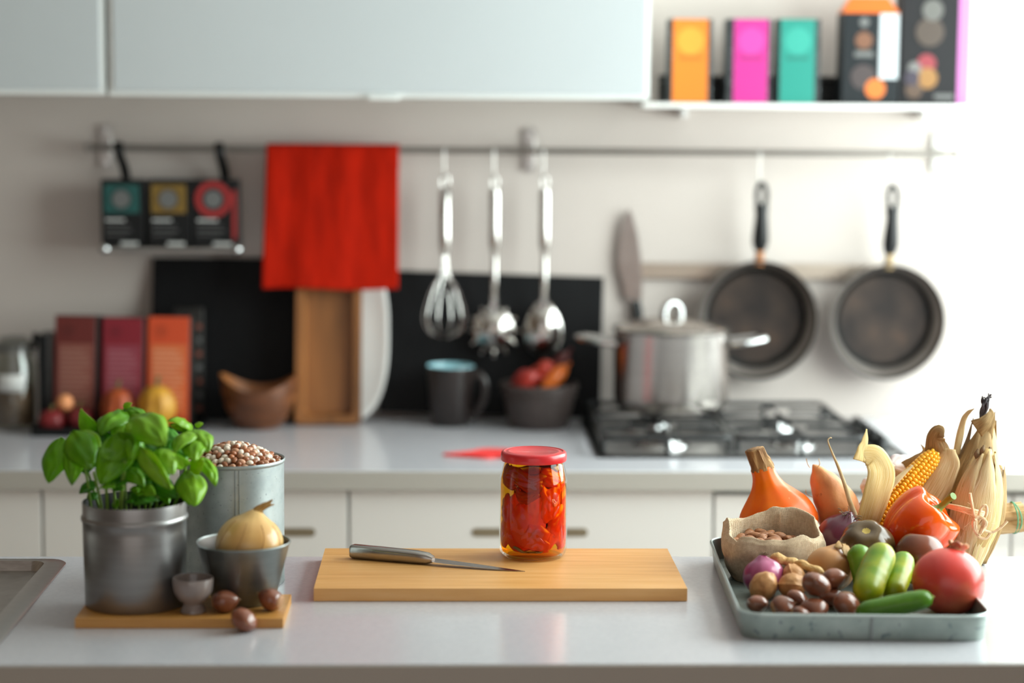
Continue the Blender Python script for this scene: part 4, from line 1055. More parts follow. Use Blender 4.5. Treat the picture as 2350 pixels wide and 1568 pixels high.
# ---- basil plant
random.seed(5)
m_leaf = [mat('basil_a', '7EBE10', '64AA0C', rough=0.30, scale=30, translucent=0.38, rand=0.14), mat('basil_b', 'A6DA3A', '8AC820', rough=0.30, scale=30, translucent=0.38, rand=0.12),
          mat('basil_c', '4C9812', '3E840E', rough=0.38, scale=30, translucent=0.25, rand=0.15), mat('basil_d', 'B0D81C', '94C810', rough=0.4, scale=30, translucent=0.40, rand=0.1)]
m_stem = mat('basil_stem', '8FB24A', '78A038', rough=0.45, scale=30, translucent=0.15)
bas = thing('basil_plant', 'bushy green basil plant growing in the dark metal pot', 'plant', (pc_.x, pc_.y, pc_.z + HP - 0.02))
bo_ = bas.location.copy()
def leaf(base, tip, width, m_, arch=0.18, cup=0.15, nh=(0, -1, 0.5), seed=0.0, fold=0.0, pointy=1.0):
    base, tip = Vector(base), Vector(tip)
    ax = tip - base; L = ax.length; ax.normalize()
    nr = Vector(nh); nr = (nr - ax * nr.dot(ax)).normalized(); sd = ax.cross(nr)
    def fn(u, v):
        s_ = v; e = (u - 0.5) * 2
        wv = width * 0.5 * (math.sin(PI * min(1, s_ ** 0.78)) ** 0.72) * (1 - 0.12 * s_ * pointy)
        wv = max(wv, 0.0004)
        c = base + ax * (L * s_) + nr * (arch * L * 4 * s_ * (1 - s_) * (0.6 + 0.4 * s_))
        lift = -cup * wv * e * e - fold * wv * abs(e) + 0.0012 * (1 - e * e) * 0 - (0.05 * wv if abs(e) < 0.08 else 0)
        b_ = 0.075 * L * nz((e * 2.2, s_ * 3.2, seed), 1.3) * (1 - abs(e) ** 4) + 0.012 * width * math.sin(s_ * 26 - abs(e) * 5) * abs(e) * (1 - e * e) * 2
        rip = 0.02 * width * math.sin(s_ * 14 + seed) * e * abs(e)
        return c + sd * (wv * e * (1 - 0.10 * cup)) + nr * (lift + b_ + rip) - bo_
    return sheet('leaf', fn, 12, 16, m_, bas, solid=0.0006, smooth=80)
def bp(x, y, d):                                 # picture detail position of a leaf end, at depth d
    return on_y(80 + x / 5.34, 910 + y / 5.34, d)
kb = 2.68 / F / 5.34
LV = [  # base xy, tip xy, width, depth of base, depth of tip, material, arch, cup, normal hint
 (330, 500, 165, 1060, 320, 2.66, 2.63, 0, .14, .5, (-.3, -1, .3)), (520, 430, 455, 1090, 260, 2.655, 2.62, 0, .12, .5, (-.1, -1, .3)),
 (470, 420, 690, 900, 330, 2.65, 2.615, 0, .12, .4, (.1, -1, .4)), (560, 420, 800, 680, 210, 2.66, 2.64, 1, .14, .4, (.2, -1, .6)),
 (775, 480, 560, 160, 180, 2.70, 2.68, 1, .08, -.5, (-.3, -1, .2)), (1105, 180, 800, 470, 330, 2.70, 2.64, 0, .22, .5, (-.3, -1, .5)),
 (1090, 140, 1400, 330, 190, 2.71, 2.68, 0, .2, .5, (.3, -.8, .8)), (1080, 130, 1190, 85, 70, 2.70, 2.70, 3, .1, .3, (0, -1, .5)),
 (1180, 240, 1600, 600, 440, 2.66, 2.60, 1, .24, .5, (.2, -1, .6)), (1100, 480, 800, 1085, 380, 2.63, 2.60, 0, .12, .4, (-.2, -1, .3)),
 (1110, 800, 1010, 450, 330, 2.61, 2.63, 0, -.02, -.9, (-.1, -1, .2)), (1250, 470, 1180, 790, 200, 2.62, 2.60, 0, .16, .5, (.3, -1, .3)),
 (1280, 610, 1665, 1145, 200, 2.61, 2.59, 1, .08, .9, (.4, -1, .5)), (1330, 640, 1680, 1130, 120, 2.605, 2.588, 3, .02, .3, (-.4, -1, -.1)),
 (1500, 640, 1700, 960, 290, 2.63, 2.61, 1, .22, .5, (.3, -1, .5)), (1935, 390, 1630, 300, 190, 2.69, 2.66, 1, .25, .6, (-.1, -.7, 1)),
 (1910, 410, 1660, 350, 100, 2.685, 2.66, 3, .02, .2, (0, -1, -.2)), (1920, 420, 1720, 680, 260, 2.68, 2.63, 1, .2, .5, (-.4, -1, .4)),
 (1960, 400, 2130, 680, 260, 2.68, 2.65, 1, .22, .5, (.4, -1, .5)), (1930, 470, 1960, 800, 260, 2.67, 2.63, 1, .16, .4, (.1, -1, .4)),
 (2060, 740, 2215, 1100, 170, 2.67, 2.64, 1, .2, .6, (.6, -1, .4)), (1880, 900, 1960, 1350, 330, 2.66, 2.62, 1, .2, .6, (.2, -1, .5)),
 (1800, 960, 1890, 1330, 170, 2.655, 2.63, 0, .10, .4, (-.5, -1, .3)), (1850, 860, 1730, 700, 120, 2.64, 2.62, 1, .15, -.5, (0, -1, .2)),
 (1900, 900, 2070, 790, 180, 2.65, 2.64, 3, .12, .3, (.1, -1, .5)), (1960, 350, 2060, 330, 90, 2.69, 2.69, 3, .1, .4, (0, -.6, 1)), (1110, 880, 1345, 1110, 190, 2.64, 2.61, 0, .24, .5, (.2, -1, .6)),
 (735, 1040, 545, 1190, 130, 2.66, 2.65, 2, .18, .5, (-.3, -1, .5)), (760, 1180, 640, 1260, 110, 2.67, 2.66, 2, .15, .5, (-.2, -1, .5)),
 (1420, 990, 1735, 1250, 220, 2.66, 2.63, 2, .14, .4, (.2, -1, .4)), (1270, 1090, 1480, 1210, 140, 2.64, 2.62, 1, .08, .3, (.1, -1, .4)),
 (1400, 740, 1240, 1060, 320, 2.67, 2.65, 2, .1, .4, (0, -1, .3)), (950, 900, 1010, 1130, 200, 2.68, 2.67, 2, .1, .3, (0, -1, .3)), (1160, 1180, 1290, 1300, 130, 2.65, 2.63, 2, .15, .4, (0, -1, .4)),
 (1000, 330, 1050, 530, 160, 2.66, 2.65, 1, .1, .4, (0, -1, .3)), (1130, 320, 1200, 470, 90, 2.63, 2.62, 1, .1, .4, (0, -1, .3)), (850, 420, 760, 640, 260, 2.69, 2.67, 2, .1, .3, (-.2, -1, .3)),
 (1650, 380, 1600, 700, 260, 2.70, 2.67, 2, .12, .4, (.2, -1, .4)), (1420, 480, 1330, 760, 300, 2.69, 2.66, 2, .1, .3, (0, -1, .3)), (650, 600, 620, 960, 260, 2.68, 2.66, 2, .1, .4, (-.2, -1, .3)),
 (1700, 600, 1780, 900, 240, 2.69, 2.67, 2, .1, .3, (.2, -1, .4)), (1350, 1180, 1430, 1340, 130, 2.66, 2.64, 2, .15, .4, (0, -1, .5)), (1560, 1180, 1640, 1330, 110, 2.67, 2.65, 0, .2, .5, (.2, -1, .6)),
 (1250, 150, 1180, 420, 240, 2.72, 2.69, 0, .15, .4, (0, -1, .5)), (1000, 560, 950, 880, 260, 2.67, 2.66, 2, .1, .3, (0, -1, .3)), (1560, 850, 1480, 1100, 200, 2.68, 2.66, 2, .1, .3, (0, -1, .3)),
]
for k, (bx_, by_, tx, ty, wd, d0, d1, mi, ar, cu, nh) in enumerate(LV):
    leaf(bp(bx_, by_, d0), bp(tx, ty, d1), wd * kb * 1.34, m_leaf[mi], ar, cu, nh, seed=k * 3.7)
for k in range(26):                              # small leaves close to the soil and at the back
    a = random.uniform(0, 2 * PI); r_ = random.uniform(0.0, 0.045); h0 = random.uniform(0.012, 0.05)
    b0 = bo_ + Vector((r_ * math.cos(a), r_ * math.sin(a) - 0.005, h0)); a2 = random.uniform(0, 2 * PI)
    ln = random.uniform(0.014, 0.028)
    leaf(b0, b0 + Vector((ln * math.cos(a2), ln * math.sin(a2) * 0.8, random.uniform(-0.006, 0.010))), ln * 0.62, m_leaf[2 if random.random() < .6 else 0], .18, .4, (0, -.5, 1), seed=k)
for k in range(14):                              # back of the bush
    a = R(random.uniform(20, 160)); r_ = random.uniform(0.02, 0.06); h0 = random.uniform(0.06, 0.13)
    b0 = bo_ + Vector((r_ * math.cos(a), 0.02 + r_ * math.sin(a) * .7, h0)); ln = random.uniform(0.03, 0.05)
    leaf(b0, b0 + Vector((ln * math.cos(a) * .7, ln * .6, -0.02)), ln * 0.66, m_leaf[0 if k % 2 else 2], .2, .4, (0, .6, 1), seed=k + 50)
STM = [((1050, 1400), (1075, 1100), (1105, 790), 2.635, 2.61, .0032), ((690, 1370), (650, 1080), (610, 860), 2.66, 2.64, .0020), ((830, 1400), (780, 1180), (720, 930), 2.645, 2.63, .0022),
       ((890, 1400), (880, 1200), (860, 1040), 2.64, 2.63, .0022), ((975, 1400), (972, 1280), (975, 1150), 2.64, 2.64, .0016), ((1480, 1400), (1500, 1230), (1550, 1120), 2.66, 2.64, .0018),
       ((1280, 1390), (1275, 1300), (1270, 1100), 2.63, 2.64, .0016), ((1120, 1390), (1115, 1250), (1110, 900), 2.65, 2.65, .0016), ((1690, 1340), (1800, 1100), (1930, 420), 2.68, 2.685, .0022),
       ((1350, 1380), (1340, 900), (1180, 250), 2.69, 2.69, .002), ((1000, 1380), (960, 900), (1080, 180), 2.70, 2.70, .002), ((1170, 1400), (1180, 1330), (1185, 1250), 2.63, 2.63, .0013), ((1400, 1390), (1420, 1300), (1450, 1200), 2.64, 2.64, .0013), ((800, 1370), (640, 900), (440, 440), 2.68, 2.66, .002), ((1500, 1370), (1720, 1150), (1900, 900), 2.66, 2.655, .002)]
for a, b, c, d0, d1, r_ in STM:
    pts = curve_pts([bp(*a, d0) - bo_ + Vector((0, 0, -0.004)), bp(*b, (d0 + d1) / 2) - bo_, bp(*c, d1) - bo_], 10)
    MB().tube(pts, [r_ * (1 - 0.25 * t / 10) for t in range(11)], 8).build('stem', m_stem, bas)

# ---- tall galvanised tin of beans
m_galv = mat('galvanised', 'A9B1B1', '98A1A2', rough=0.42, metal=0.75, scale=45, spots=('6E7676', 260, 0.66), rough2=0.5)
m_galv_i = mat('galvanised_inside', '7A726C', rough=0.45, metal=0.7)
RC, HC = 0.0725, 0.175
tc_ = Vector((on_y(534, 1300, 2.836).x, 2.836, ZC + 0.0004))
tin = thing('bean_tin', 'tall galvanised tin with a side seam, heaped with dried beans', 'tin', tc_)
MB().lathe([(0, 0), (RC, 0), (RC * 1.01, 0.002), (RC, 0.004), (RC, HC - 0.006), (RC * 1.018, HC - 0.0045), (RC * 1.022, HC - 0.002), (RC * 1.01, HC), (RC * 0.985, HC - 0.001)], 80).build('wall', m_galv, tin)
MB().lathe([(RC * 0.985, HC - 0.001), (RC * 0.97, HC - 0.006), (RC * 0.97, 0.003), (0, 0.003)], 64).build('inside', m_galv_i, tin)
for da in (0, 4.5):
    an = R(-81 + da)
    MB().tube([(RC * 1.001 * math.cos(an), RC * 1.001 * math.sin(an), 0.004), (RC * 1.001 * math.cos(an), RC * 1.001 * math.sin(an), HC - 0.006)], 0.0007, 6).build('seam', mat('seam_dark', '7C8180', rough=0.4, metal=0.8), tin)
def mound(x, y):
    q = math.hypot(x - 0.003, y) / (RC * 0.95)
    return HC - 0.007 + 0.030 * max(0.0, 1 - q ** 1.7)
MB().grid(lambda u, v: Vector((RC * 0.955 * v * math.cos(2 * PI * u), RC * 0.955 * v * math.sin(2 * PI * u), mound(RC * .955 * v * math.cos(2 * PI * u), RC * .955 * v * math.sin(2 * PI * u)) - 0.0068)), 40, 12).build('bean_fill', mat('bean_fill', 'A87454', '8A5A3E', rough=0.5, scale=140, bump=1.0, bscale=160, bdist=0.004), tin, smooth=80)
tin.children[-1]['kind'] = 'stuff'
bm_ = [('small brown dried bean heaped in the galvanised tin', mat('bean_brown', 'AC6C44', '92522F', rough=0.32, scale=200, rand=0.25)), ('small pinkish tan dried bean heaped in the galvanised tin', mat('bean_tan', 'DCAA8A', 'C88E6C', rough=0.32, scale=200, rand=0.18)), ('small white dried bean heaped in the galvanised tin', mat('bean_white', 'F8ECDC', 'F0DEC8', rough=0.32, scale=150, rand=0.06))]
def bean_mesh(a, b, c, m_):
    mb = MB().blob(lambda t, p: Vector((a * math.cos(p) * math.cos(t), b * math.cos(p) * math.sin(t) - 0.14 * a * math.cos(t) ** 2 * math.cos(p) * 0, c * math.sin(p))), 10, 7)
    me = mb.mesh('bean', 80); me.materials.append(m_); return me
bmesh_ = [bean_mesh(.0066, .0046, .0042, bm_[0][1]), bean_mesh(.0063, .0046, .0041, bm_[1][1]), bean_mesh(.0053, .0044, .0041, bm_[2][1])]
random.seed(11)
pts = []; tries = 0
while tries < 9000 and len(pts) < 290:
    tries += 1
    a = random.uniform(0, 2 * PI); q = math.sqrt(random.random()) * RC * 0.90
    x, y = q * math.cos(a), q * math.sin(a); z = mound(x, y)
    if all((x - p[0]) ** 2 + (y - p[1]) ** 2 + (z - p[2]) ** 2 > 0.0073 ** 2 for p in pts): pts.append((x, y, z))
for x, y, z in pts:
    k = random.choices((0, 1, 2), (0.36, 0.22, 0.42))[0]
    o = put('dried_bean', bmesh_[k], None, None, (tc_.x + x, tc_.y + y, ZC + z - 0.0028), (random.uniform(-.6, .6), random.uniform(-.6, .6), random.uniform(0, PI)))
    tag(o, bm_[k][0], 'bean', 'dried beans in the tin')

# ---- small bucket with onion
bf = on_z(575, 1397, ZS)
bc = Vector((on_y(559, 1300, bf.y + 0.041).x, bf.y + 0.040, ZS + 0.0004))
bk = thing('small_bucket', 'small tapered zinc bucket holding a yellow onion', 'bucket', bc)
RB0, RB1, HB = 0.0415, 0.0605, 0.079
m_zinc = mat('zinc', '8F9492', '7E8381', rough=0.36, metal=0.85, scale=12, stretch=(1, 1, 4))
MB().lathe([(0, 0.002), (RB0 * 0.96, 0.002), (RB0 * 0.97, 0), (RB0, 0.001), (RB1, HB - 0.003), (RB1 * 1.025, HB - 0.001), (RB1 * 1.03, HB + 0.0005), (RB1 * 1.01, HB + 0.002), (RB1 * 0.985, HB)], 72).build('wall', m_zinc, bk)
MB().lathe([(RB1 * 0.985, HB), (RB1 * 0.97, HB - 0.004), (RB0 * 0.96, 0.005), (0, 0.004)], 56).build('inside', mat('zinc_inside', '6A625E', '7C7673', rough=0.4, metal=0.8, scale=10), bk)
MB().tube([(RB0 * 1.0 * math.cos(R(-140)), RB0 * math.sin(R(-140)), 0.002), (RB1 * math.cos(R(-140)), RB1 * math.sin(R(-140)), HB - 0.003)], 0.0008, 6).build('seam', MATS['seam_dark'], bk)
m_on = mat('onion_skin', 'EDCB8A', 'D9A560', c3='E6BA74', rough=0.34, scale=9, stretch=(1, 1, .25), coat=0.2)
def onion(name, label, loc, r, hgt, m_skin, m_neck, rot=(0, 0, 0), neck=0.03, seed=0, flat=1.0, cat='onion'):
    o = thing(name, label, cat, loc, rot)
    def fn(t, p):
        s_ = math.sin(p); rr = r * math.cos(p) ** 0.92 * (1 + 0.015 * math.sin(5 * t + seed) + 0.008 * math.sin(13 * t))
        z = hgt * 0.5 * (1 + s_) * flat
        if s_ > 0.86: rr = max(rr, 0) * (1 - 0.35 * (s_ - 0.86) / 0.14); z += 0.10 * hgt * ((s_ - 0.86) / 0.14) ** 1.5
        return Vector((rr * math.cos(t), rr * math.sin(t), z))
    bb = MB().blob(fn, 44, 26).build('bulb', m_skin, o, smooth=80)
    if neck:
        z0 = hgt * flat * 1.02
        rn = random.Random(seed + 1)
        for k in range(12):
            a_ = k * 2.4; dv = Vector((math.cos(a_), math.sin(a_), 0)); sp = rn.uniform(0.1, 0.55); ht = neck * rn.uniform(0.6, 1.1)
            pts = curve_pts([dv * r * .17 + Vector((0, 0, z0 - .004)), dv * r * .10 + Vector((neck * .12, 0, z0 + ht * .35)), dv * r * .10 + Vector((neck * .45, 0, z0 + ht * .75)) + dv * sp * .003, Vector((neck * .85, 0, z0 + ht)) + dv * sp * .012], 10)
            MB().tube(pts, [r * .085 * (1 - 0.08 * i) for i in range(11)], 6, flat=0.4).build('dry_neck', m_neck, o)
    return o
m_neck = mat('dry_neck', 'B98E4E', '8F6A36', rough=0.75, scale=60, stretch=(1, 1, .2))
oc = on_y(561, 1258, bc.y)
on_ = onion('yellow_onion', 'golden yellow onion with a dry neck, sitting in the small zinc bucket', (oc.x, bc.y, ZS + 0.0335), 79 * mpp(bc.y), 0.083, m_on, m_neck, (0, R(10), 0.2), neck=0.020)
for k in range(9):
    a0 = k * 0.7
    MB().tube([Vector((79 * mpp(bc.y) * math.cos(R(p)) ** .92 * 1.003 * math.cos(a0 + .1 * math.sin(p / 20)), 79 * mpp(bc.y) * 1.003 * math.cos(R(p)) ** .92 * math.sin(a0 + .1 * math.sin(p / 20)), .0415 * (1 + math.sin(R(p))))) for p in range(-50, 62, 8)], 0.00035, 5).build('skin_vein', mat('onion_vein', 'A8733A', rough=0.5), on_)

# ---- egg cup
ef = on_z(443, 1413, ZS)
ec = thing('egg_cup', 'small glazed taupe egg cup on the bamboo board', 'egg cup', (on_y(443, 1390, ef.y + .017).x, ef.y + 0.0170, ZS + 0.0004))
m_egg = mat('taupe_glaze', '8B7E79', '7E716C', rough=0.22, scale=20, coat=0.4)
RE = 48 * mpp(ef.y + .017)
MB().lathe([(0, 0.001), (0.0158, 0), (0.0165, 0.001), (0.0155, 0.005), (0.0122, 0.011), (0.0132, 0.0135), (0.020, 0.019), (0.0250, 0.028), (RE * 0.985, 0.037), (RE, 0.0435), (RE * 0.985, 0.045), (RE * 0.94, 0.0445), (RE * 0.9, 0.038), (0.019, 0.022), (0, 0.017)], 56).build('cup', m_egg, ec)
MB().tube([(RE * 0.965 * math.cos(2 * PI * t / 48), RE * 0.965 * math.sin(2 * PI * t / 48), 0.0448) for t in range(48)], 0.0008, 6, closed=True).build('rim', m_egg, ec)

# ---- chestnuts
m_chest = mat('chestnut', '8E5238', '6E3C28', c3='7C4630', rough=0.28, scale=20, stretch=(1, 1, 3), coat=0.25, rand=0.15)
m_hil = mat('chestnut_base', 'B88A62', 'A87A54', rough=0.7, scale=60)
def chestnut_mesh(r):
    def fn(t, p):
        x, y, z = math.cos(p) * math.cos(t), math.cos(p) * math.sin(t), math.sin(p)
        fl = 0.72 if y > 0 else 0.86
        k = 1.0
        tipz = 0.16 * max(0, z) ** 6
        sh_ = 1 - 0.10 * max(0, z) ** 2
        return Vector((r * x * sh_ * 1.04, r * y * fl * sh_, r * (0.88 * z + tipz) + (0.05 * r if z < -0.7 else 0)))
    b = MB().blob(fn, 28, 18).mesh('nut', 80); b.materials.append(m_chest)
    h = MB().blob(lambda t, p: Vector((r * .70 * math.cos(p) * math.cos(t), r * .56 * math.cos(p) * math.sin(t), -r * .62 + r * .24 * math.sin(p) * (1 if p < 0 else .1))), 20, 10).mesh('base_patch', 80); h.materials.append(m_hil)
    tp = MB().tube([(0, 0, r * .98), (0.0003, 0, r * 1.10), (0.001, 0, r * 1.2)], [r * .08, r * .05, r * .02], 6).mesh('tip', 80); tp.materials.append(mat('chestnut_tip', '9A7A5C', rough=0.8))
    return b, h, tp
CH = chestnut_mesh(0.0185)
def chestnut(loc, rot, label, scale=1.0, group=None):
    o = thing('chestnut', label, 'chestnut', loc, rot, group)
    o.scale = (scale,) * 3
    for nm, me in zip(('shell', 'base_patch', 'tip'), CH): put(nm, me, None, o)
    return o
def at_px(px, py, d): return on_y(px, py, d)
q = at_px(516, 1389, on_z(516, 1413, ZS).y + 0.017); chestnut((q.x, q.y, ZS + 0.0152), (R(80), R(20), R(70)), 'brown chestnut on the small board between the egg cup and the bucket', 1.0, 'loose chestnuts by the bucket')
q = at_px(623, 1381, on_z(623, 1407, ZS).y + 0.012); chestnut((q.x, q.y, ZS + 0.0158), (R(70), R(-15), R(-100)), 'brown chestnut at the far corner of the small board', 0.98, 'loose chestnuts by the bucket')
q = at_px(561, 1433, on_z(561, 1457, ZC).y + 0.015); chestnut((q.x, q.y, ZC + 0.0160), (R(95), R(40), R(15)), 'brown chestnut lying on the worktop in front of the small board', 0.95, 'loose chestnuts by the bucket')
# ================================================================== tray of vegetables
ZT = ZC + 0.0035                                # tray floor
A, B = on_z(1700, 1470), on_z(2276, 1476)
ta_ = math.atan2(B.y - A.y, B.x - A.x)
TW, TD, TH = 0.3165, 0.470, 0.034
tcn = (A + B) / 2
tray = thing('zinc_tray', 'shallow galvanised zinc tray with rounded corners full of autumn vegetables', 'tray', (tcn.x, tcn.y, ZC), (0, 0, ta_))
t0 = rrect(-TW / 2 + .004, TW / 2 - .004, 0.004, TD - .004, 0.030, 8); t1 = rrect(-TW / 2, TW / 2, 0, TD, 0.034, 8)
t1o = rrect(-TW / 2 - .0022, TW / 2 + .0022, -.0022, TD + .0022, 0.036, 8); t2 = rrect(-TW / 2 + .0015, TW / 2 - .0015, .0015, TD - .0015, 0.033, 8); t3 = rrect(-TW / 2 + .0055, TW / 2 - .0055, .0055, TD - .0055, 0.029, 8)
m_tray = mat('tray_zinc', 'A2ACA6', '8E9A94', rough=0.42, metal=0.7, scale=30, spots=('73807F', 80, 0.62))
tb_ = MB(); ring(tb_, t0, 0.0005, t1, TH - 0.003); ring(tb_, t2, TH, t3, 0.0035)
tb_.add([(p[0], p[1], 0.0035) for p in t3], [tuple(range(len(t3)))]); tb_.add([(p[0], p[1], 0.0005) for p in t0], [tuple(range(len(t0)))])
tb_.build('pan', m_tray, tray, smooth=50)
rr_ = MB(); ring(rr_, t1, TH - .003, t1o, TH - .0022); ring(rr_, t1o, TH - .0022, t1o, TH - .0002); ring(rr_, t1o, TH - .0002, t1, TH + .0012); ring(rr_, t1, TH + .0012, t2, TH)
rr_.build('rolled_rim', mat('tray_rim', 'A9B3B0', rough=0.38, metal=0.7), tray, smooth=50)
MB().box(-0.0015, 0.0015, -0.0012, 0.0030, 0.002, TH - 0.003).build('seam', MATS['seam_dark'], tray, loc=(on_y(1997, 1440, A.y).x - tcn.x, 0, 0))

def PX(px, py, d): return on_y(px, py, d)
# ---- pomegranate
m_pom = mat('pomegranate_skin', 'D42E28', 'F09060', c3='DE4A3C', rough=0.36, scale=9, lo=0.3, hi=0.75, coat=0.15)
q = PX(2183, 1352, 2.605); r = 0.0475
pm = thing('pomegranate', 'shiny red pomegranate with its crown turned up at the tray corner', 'pomegranate', (q.x - 0.011, 2.616, ZT + 0.0025), (R(-10), R(16), 0))
def pf_(t, p):
    k = 1 + 0.025 * math.cos(6 * t + .5) * math.cos(p) ** 2
    z = r * 0.93 * (1 + math.sin(p))
    return Vector((r * k * math.cos(p) * math.cos(t), r * k * math.cos(p) * math.sin(t), z))
MB().blob(pf_, 48, 26).build('fruit', m_pom, pm, smooth=80)
def crown(u, v):
    a = 2 * PI * u; rr = 0.0105 - 0.0015 * math.sin(v * PI) + 0.003 * v ** 2
    return Vector((rr * math.cos(a), rr * math.sin(a), r * 1.80 + 0.0125 * v * (0.66 + 0.34 * abs(math.cos(3 * a))) ))
sheet('crown', crown, 36, 6, mat('pom_crown', 'B0503E', 'D8A070', rough=0.6, scale=120), pm, solid=0.0014)
# ---- cucumbers
m_cu = [mat('cucumber_yg', 'A6A406', '628C06', c3='8A9A06', rough=0.36, scale=26, stretch=(1, 1, .8), spots=('C9C08A', 90, 0.70)), mat('cucumber_g', '54840C', '7A9C10', rough=0.36, scale=22, spots=('B7B878', 120, 0.72)), mat('cucumber_d', '42720E', '568614', rough=0.36, scale=24, spots=('9CAE6A', 120, 0.73))]
def cucumber(label, a, b, r, m_, bend=0.004, seed=0):
    a, b = Vector(a), Vector(b)
    o = thing('cucumber', label, 'cucumber', a, (0, 0, 0), 'small cucumbers in the tray')
    L = (b - a).length; n = 22; pts = []; rad = []
    sidev = (b - a).cross(Vector((0, 0, 1)))
    sidev = sidev.normalized() if sidev.length > 1e-6 else Vector((1, 0, 0))
    for k in range(n + 1):
        t = k / n; pts.append((b - a) * t + sidev * bend * math.sin(PI * t))
        e = min(t, 1 - t) / 0.22
        rad.append(max(r * (1 - (1 - min(1, e)) ** 2.4) ** 0.55 * (0.96 + 0.06 * math.sin(PI * t)), 0.0006))
    mb = MB().tube(pts, rad, 20)
    for i, p in enumerate(mb.v):
        mb.v[i] = p + Vector((nz(p, 150, seed), nz(p, 150, seed + 3), nz(p, 150, seed + 7))) * 0.0009
    mb.build('fruit', m_, o, smooth=80)
    tb = (b - a).normalized()
    MB().tube([pts[-1] - tb * 0.0008, pts[-1] + tb * 0.0012], [0.002, 0.0012], 8).build('blossom_scar', mat('cuke_scar', 'B9A860', rough=0.8), o)
    return o
cucumber('yellow-tipped cucumber leaning behind the large speckled cucumber', (PX(1990, 1390, 2.685).x, 2.690, ZT + 0.014), PX(1963, 1253, 2.735), 0.0165, m_cu[1], 0.003, 1)
cucumber('largest, yellow-green speckled cucumber standing in the middle of the cucumbers', (PX(1990, 1412, 2.605).x, 2.618, ZT + 0.018), PX(2034, 1256, 2.70), 0.0205, m_cu[0], -0.004, 2)
cucumber('slim yellow-green cucumber leaning beside the pomegranate', (PX(2042, 1400, 2.655).x, 2.658, ZT + 0.014), PX(2076, 1274, 2.73), 0.0165, m_cu[0], 0.002, 3)
cucumber('dark green cucumber lying along the tray front', (PX(1966, 1420, 2.568).x, 2.577, ZT + 0.0135), (PX(2144, 1352, 2.566).x, 2.569, ZT + 0.037), 0.0135, m_cu[2], 0.003, 4)
# ---- tomatoes
def tomato(label, px, d, r, hz, m_, lobes, deep, rot, m_st, lift=0.0003):
    x = on_y(px, 1250, d).x
    o = thing('tomato', label, 'tomato', (x, d, ZT + lift), rot)
    def fn(t, p):
        k = 1 + deep * abs(math.cos(lobes * t / 2)) * math.cos(p) - deep * .5
        dim = math.exp(-((p - PI / 2) / 0.38) ** 2)
        return Vector((r * k * math.cos(p) * math.cos(t), r * k * math.cos(p) * math.sin(t), hz * (1 + math.sin(p)) - 0.24 * hz * dim))
    MB().blob(fn, 60, 26).build('fruit', m_, o, smooth=80)
    MB().lathe([(0, hz * 1.77), (0.004, hz * 1.775), (0.008, hz * 1.80)], 12).build('stem_scar', m_st, o)
    return o
m_tom = mat('tomato_brown', '7E442C', '5E4026', c3='703A26', rough=0.28, scale=12, coat=0.1)
m_tomg = mat('tomato_olive', '5E4824', '4C341C', c3='564020', rough=0.28, scale=12, coat=0.1)
m_scar = mat('tomato_scar', 'B49A4A', rough=0.7)
tomato('lobed olive-brown tomato with a yellowish stem scar behind the cucumbers', 1989, 2.832, 0.0385, 0.0410, m_tomg, 6, 0.14, (R(30), R(-8), 0), m_scar, 0.014)
tomato('smooth reddish brown tomato behind the pomegranate', 2108, 2.776, 0.0350, 0.0385, m_tom, 4, 0.03, (R(-10), R(6), 0), m_scar, 0.004)
o = tomato('small orange tomato tucked between the pomegranate and the corn', 2164, 2.705, 0.0225, 0.0255, mat('tomato_orange', 'F09A4E', 'E8823A', rough=0.3, scale=20, coat=0.2), 5, 0.06, (0, 0, 0), m_scar)
# ---- bell pepper
m_bp = mat('bell_pepper', 'FF6A04', 'F23A00', c3='FA5202', spec=0.4, rough=0.2, scale=9, lo=0.3, hi=0.7, coat=0.5)
bp0 = PX(2112, 1203, 2.862)
pp_ = thing('bell_pepper', 'glossy orange-red bell pepper with a green stem on top of the tray', 'pepper', (bp0.x, 2.862, bp0.z), frame_to((0.62, -0.18, 0.62), (0, 1, 0)))
def pepf(t, p):
    s_ = math.sin(p)
    k = 0.84 + 0.22 * abs(math.sin(1.5 * t + .5)) ** 0.62
    rr = 0.0475 * k * (math.cos(p) ** 0.80) * (1 + 0.10 * s_)
    z = 0.054 * s_
    if s_ > 0.6: z -= 0.022 * ((s_ - 0.6) / 0.4) ** 1.6 * (1 if math.cos(p) < 0.8 else 0)
    if s_ < -0.7: z += 0.012 * ((-s_ - 0.7) / 0.3) ** 2
    return Vector((rr * math.cos(t), rr * math.sin(t), z + 0.004 * math.cos(4 * t + .6) * s_))
MB().blob(pepf, 72, 34).build('fruit', m_bp, pp_, smooth=80)
MB().tube(curve_pts([(0, 0, 0.030), (0, 0, 0.042), (-0.004, 0.002, 0.055), (-0.010, 0.003, 0.064)], 12), [0.013, 0.0085, 0.0058, 0.005, 0.0048, 0.0046, 0.0046, 0.0046, 0.0048, 0.005, 0.0052, 0.0056, 0.0054], 10).build('stem', mat('pepper_stem', '6E8A2E', '587420', rough=0.5, scale=40), pp_)
